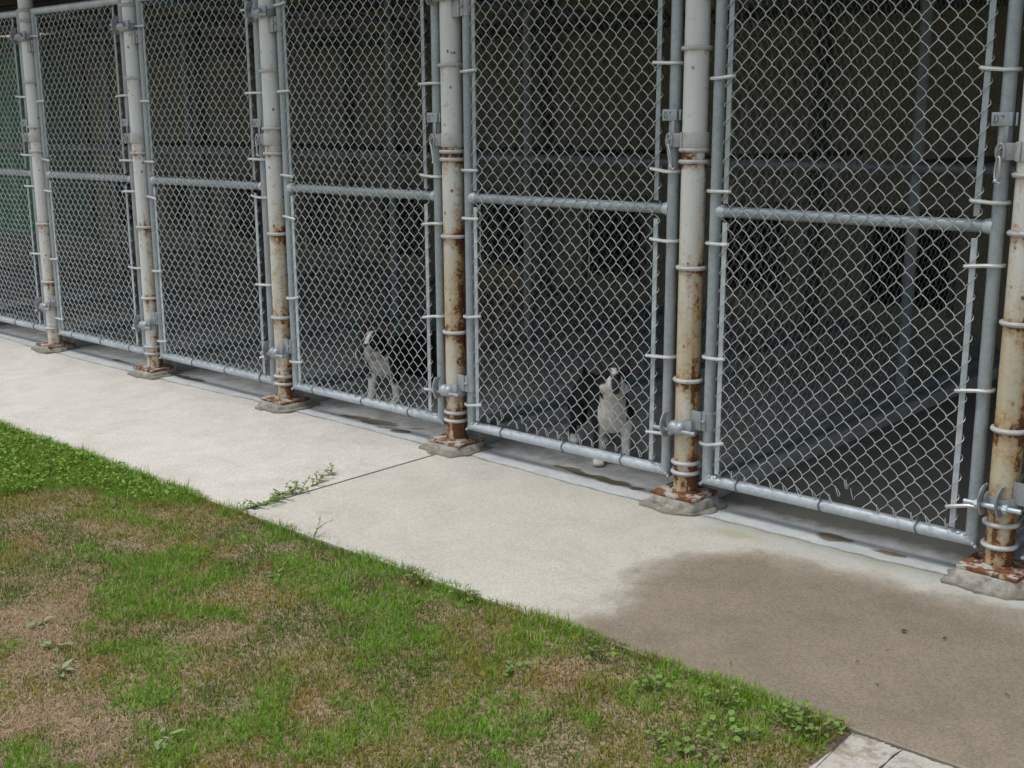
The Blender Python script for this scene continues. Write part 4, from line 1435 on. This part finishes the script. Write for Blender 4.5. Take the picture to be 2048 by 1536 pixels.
WEEDS = [((1.975, -1.285), 'leafy weed at the lawn edge beside the start of the wet patch', 12, .05, 0, .035),
         ((2.395, -1.222), 'large leafy weed at the corner of the lawn and the white slab', 26, .055, 0, .055),
         ((2.318, -1.215), 'leafy weed just left of the big corner weed', 20, .06, 0, .05),
         ((2.149, -1.232), 'low leafy weed at the lawn edge halfway along the wet patch', 14, .045, 0, .035),
         ((1.762, -1.24), 'small pale weed at the lawn edge left of the wet patch', 10, .04, 0, .03),
         ((1.63, -1.437), 'single yellow green weed inside the lawn below the dry sidewalk', 10, .035, 0, .02),
         ((2.185, -1.462), 'bright clover tuft low in the lawn near the bottom edge', 10, .045, 0, .025),
         ((2.208, -1.348), 'bright clover tuft above the bottom tuft near the slab', 11, .045, 0, .025),
         ((2.287, -1.341), 'bright clover tuft nearest the white slab edge', 10, .04, 0, .025),
         ((2.133, -1.508), 'faint weed tuft farther left near the bottom edge', 8, .04, 0, .02),
         ((2.247, -1.452), 'pale weed tuft at the very bottom right of the lawn', 9, .04, 0, .02),
         ((1.193, -1.177), 'green weed leaning over the dry sidewalk edge', 10, .035, 1, .04),
         ((1.002, -1.184), 'grassy weed at the sidewalk edge left of the leaning one', 9, .035, 1, .04),
         ((.612, -1.441), 'flat pale plantain leaf pair below the weedy joint', 4, .02, 2, .018),
         ((.729, -2.243), 'pale plantain rosette in the dead patch at the lower left', 6, .02, 2, .022),
         ((.577, -2.17), 'smaller plantain rosette above the lower left one', 5, .02, 2, .02),
         ((.393, -2.128), 'plantain rosette farthest left in the dead patch', 5, .02, 2, .02),
         ((1.254, -2.269), 'rounded pale leaves at the bottom edge left of centre', 6, .03, 2, .025)]
for (x, y), lab, n, sp, k, hi in WEEDS:
    weed(x, y, lab, n, sp, LM[k], hi)

# weed growing in the sidewalk joint
def sprig(x, y, label, n, hmax, spread, lm_scale, seed):
    t = empty('joint_weed', label, 'weed', (x, y, -.004), 0, 'weeds in the sidewalk joint')
    rg = random.Random(seed)
    st = MB()
    for q in range(n):
        bx, by = rg.uniform(-.012, .012), rg.uniform(-spread, spread)
        h = hmax * rg.uniform(.45, 1)
        dx, dy = rg.uniform(-.05, .07), rg.uniform(-.03, .06)
        pts = [(bx + dx * f * f, by + dy * f, h * f) for f in (0, .25, .5, .75, 1)]
        st.tube(pts, [.0013, .0012, .001, .0009, .0006], 4)
        for f in (.2, .35, .5, .62, .74, .86, .96):
            o = put('leaf', LM[1], t)
            o.location = (bx + dx * f * f, by + dy * f, h * f)
            s = lm_scale * rg.uniform(.9, 1.5)
            o.scale = (s, s, s)
            o.rotation_euler = (rg.uniform(-.4, .4), rg.uniform(-.6, .2), rg.uniform(0, 6.28))
    st.build('stem', M_STEM, t)
sprig(-.10, -.66, 'tall thin sprig at the inner end of the weedy sidewalk joint', 5, .048, .05, .32, 1)
sprig(-.055, -.80, 'leafy sprig in the middle of the weedy sidewalk joint', 7, .042, .06, .34, 2)
sprig(-.02, -.93, 'low leafy weed in the joint nearer the lawn', 11, .034, .07, .36, 3)
sprig(.0, -1.06, 'low weed where the sidewalk joint meets the lawn', 12, .030, .06, .36, 4)
sprig(.42, -1.15, 'thin dry sprig poking from the lawn edge on the dry sidewalk', 2, .075, .01, .25, 5)

# bits lying on the concrete
def chip(x, y, rx, ry, h, rz, label, name, cat, m, z=-.004):
    b = MB()
    n = 16
    V = [(rx * math.cos(2 * math.pi * k / n) * (1 + .18 * math.sin(k * 2.3)), ry * math.sin(2 * math.pi * k / n) * (1 + .15 * math.cos(k * 1.7)), 0) for k in range(n)]
    V += [(v[0] * .7, v[1] * .7, h) for v in V[:n]]
    b.add(V, [(k, (k + 1) % n, n + (k + 1) % n, n + k) for k in range(n)] + [tuple(n + k for k in range(n))])
    o = b.build(name, m, None, 30)
    o.location = (x, y, z); o.rotation_euler = (0, 0, rz)
    tag(o, label, cat)
chip(.256, -.96, .034, .016, .006, .5, 'flat pale stone chip on the dry sidewalk near the weedy joint', 'stone_chip', 'stone', M_CHIP)
def curl(x, y, L, W_, rz, label):
    o = put('dead_leaf', leaf_mesh(L, W_, M_DEADLEAF, .35))
    o.location = (x, y, .001); o.rotation_euler = (.25, -.1, rz)
    tag(o, label, 'dead leaf', 'dead leaves on the wet concrete')
for (x, y), L, W_, rz, lab in (((2.30, -.553), .026, .016, .4, 'dark dead leaf on wet concrete, left of the two nearest the gate'),
                               ((2.41, -.527), .024, .010, 1.2, 'dark dead leaf on wet concrete nearest the right edge post'),
                               ((2.321, -.698), .020, .005, .2, 'thin dead leaf in the middle of the wet patch'),
                               ((2.294, -.82), .022, .006, .7, 'bent dead leaf in the lower middle of the wet patch'),
                               ((2.051, -1.05), .016, .006, 1.9, 'tiny dead leaf on wet concrete near the lawn'),
                               ((2.655, -.736), .034, .005, -.6, 'dark twig like leaf on wet concrete by the right edge'),
                               ((2.40, -.91), .016, .008, 2.2, 'small dead leaf low on the wet patch'),
                               ((2.404, -1.150), .030, .018, .3, 'brown dead leaf at the corner where lawn meets slab')):
    curl(x, y, L * .75, W_ * .75, rz, lab)
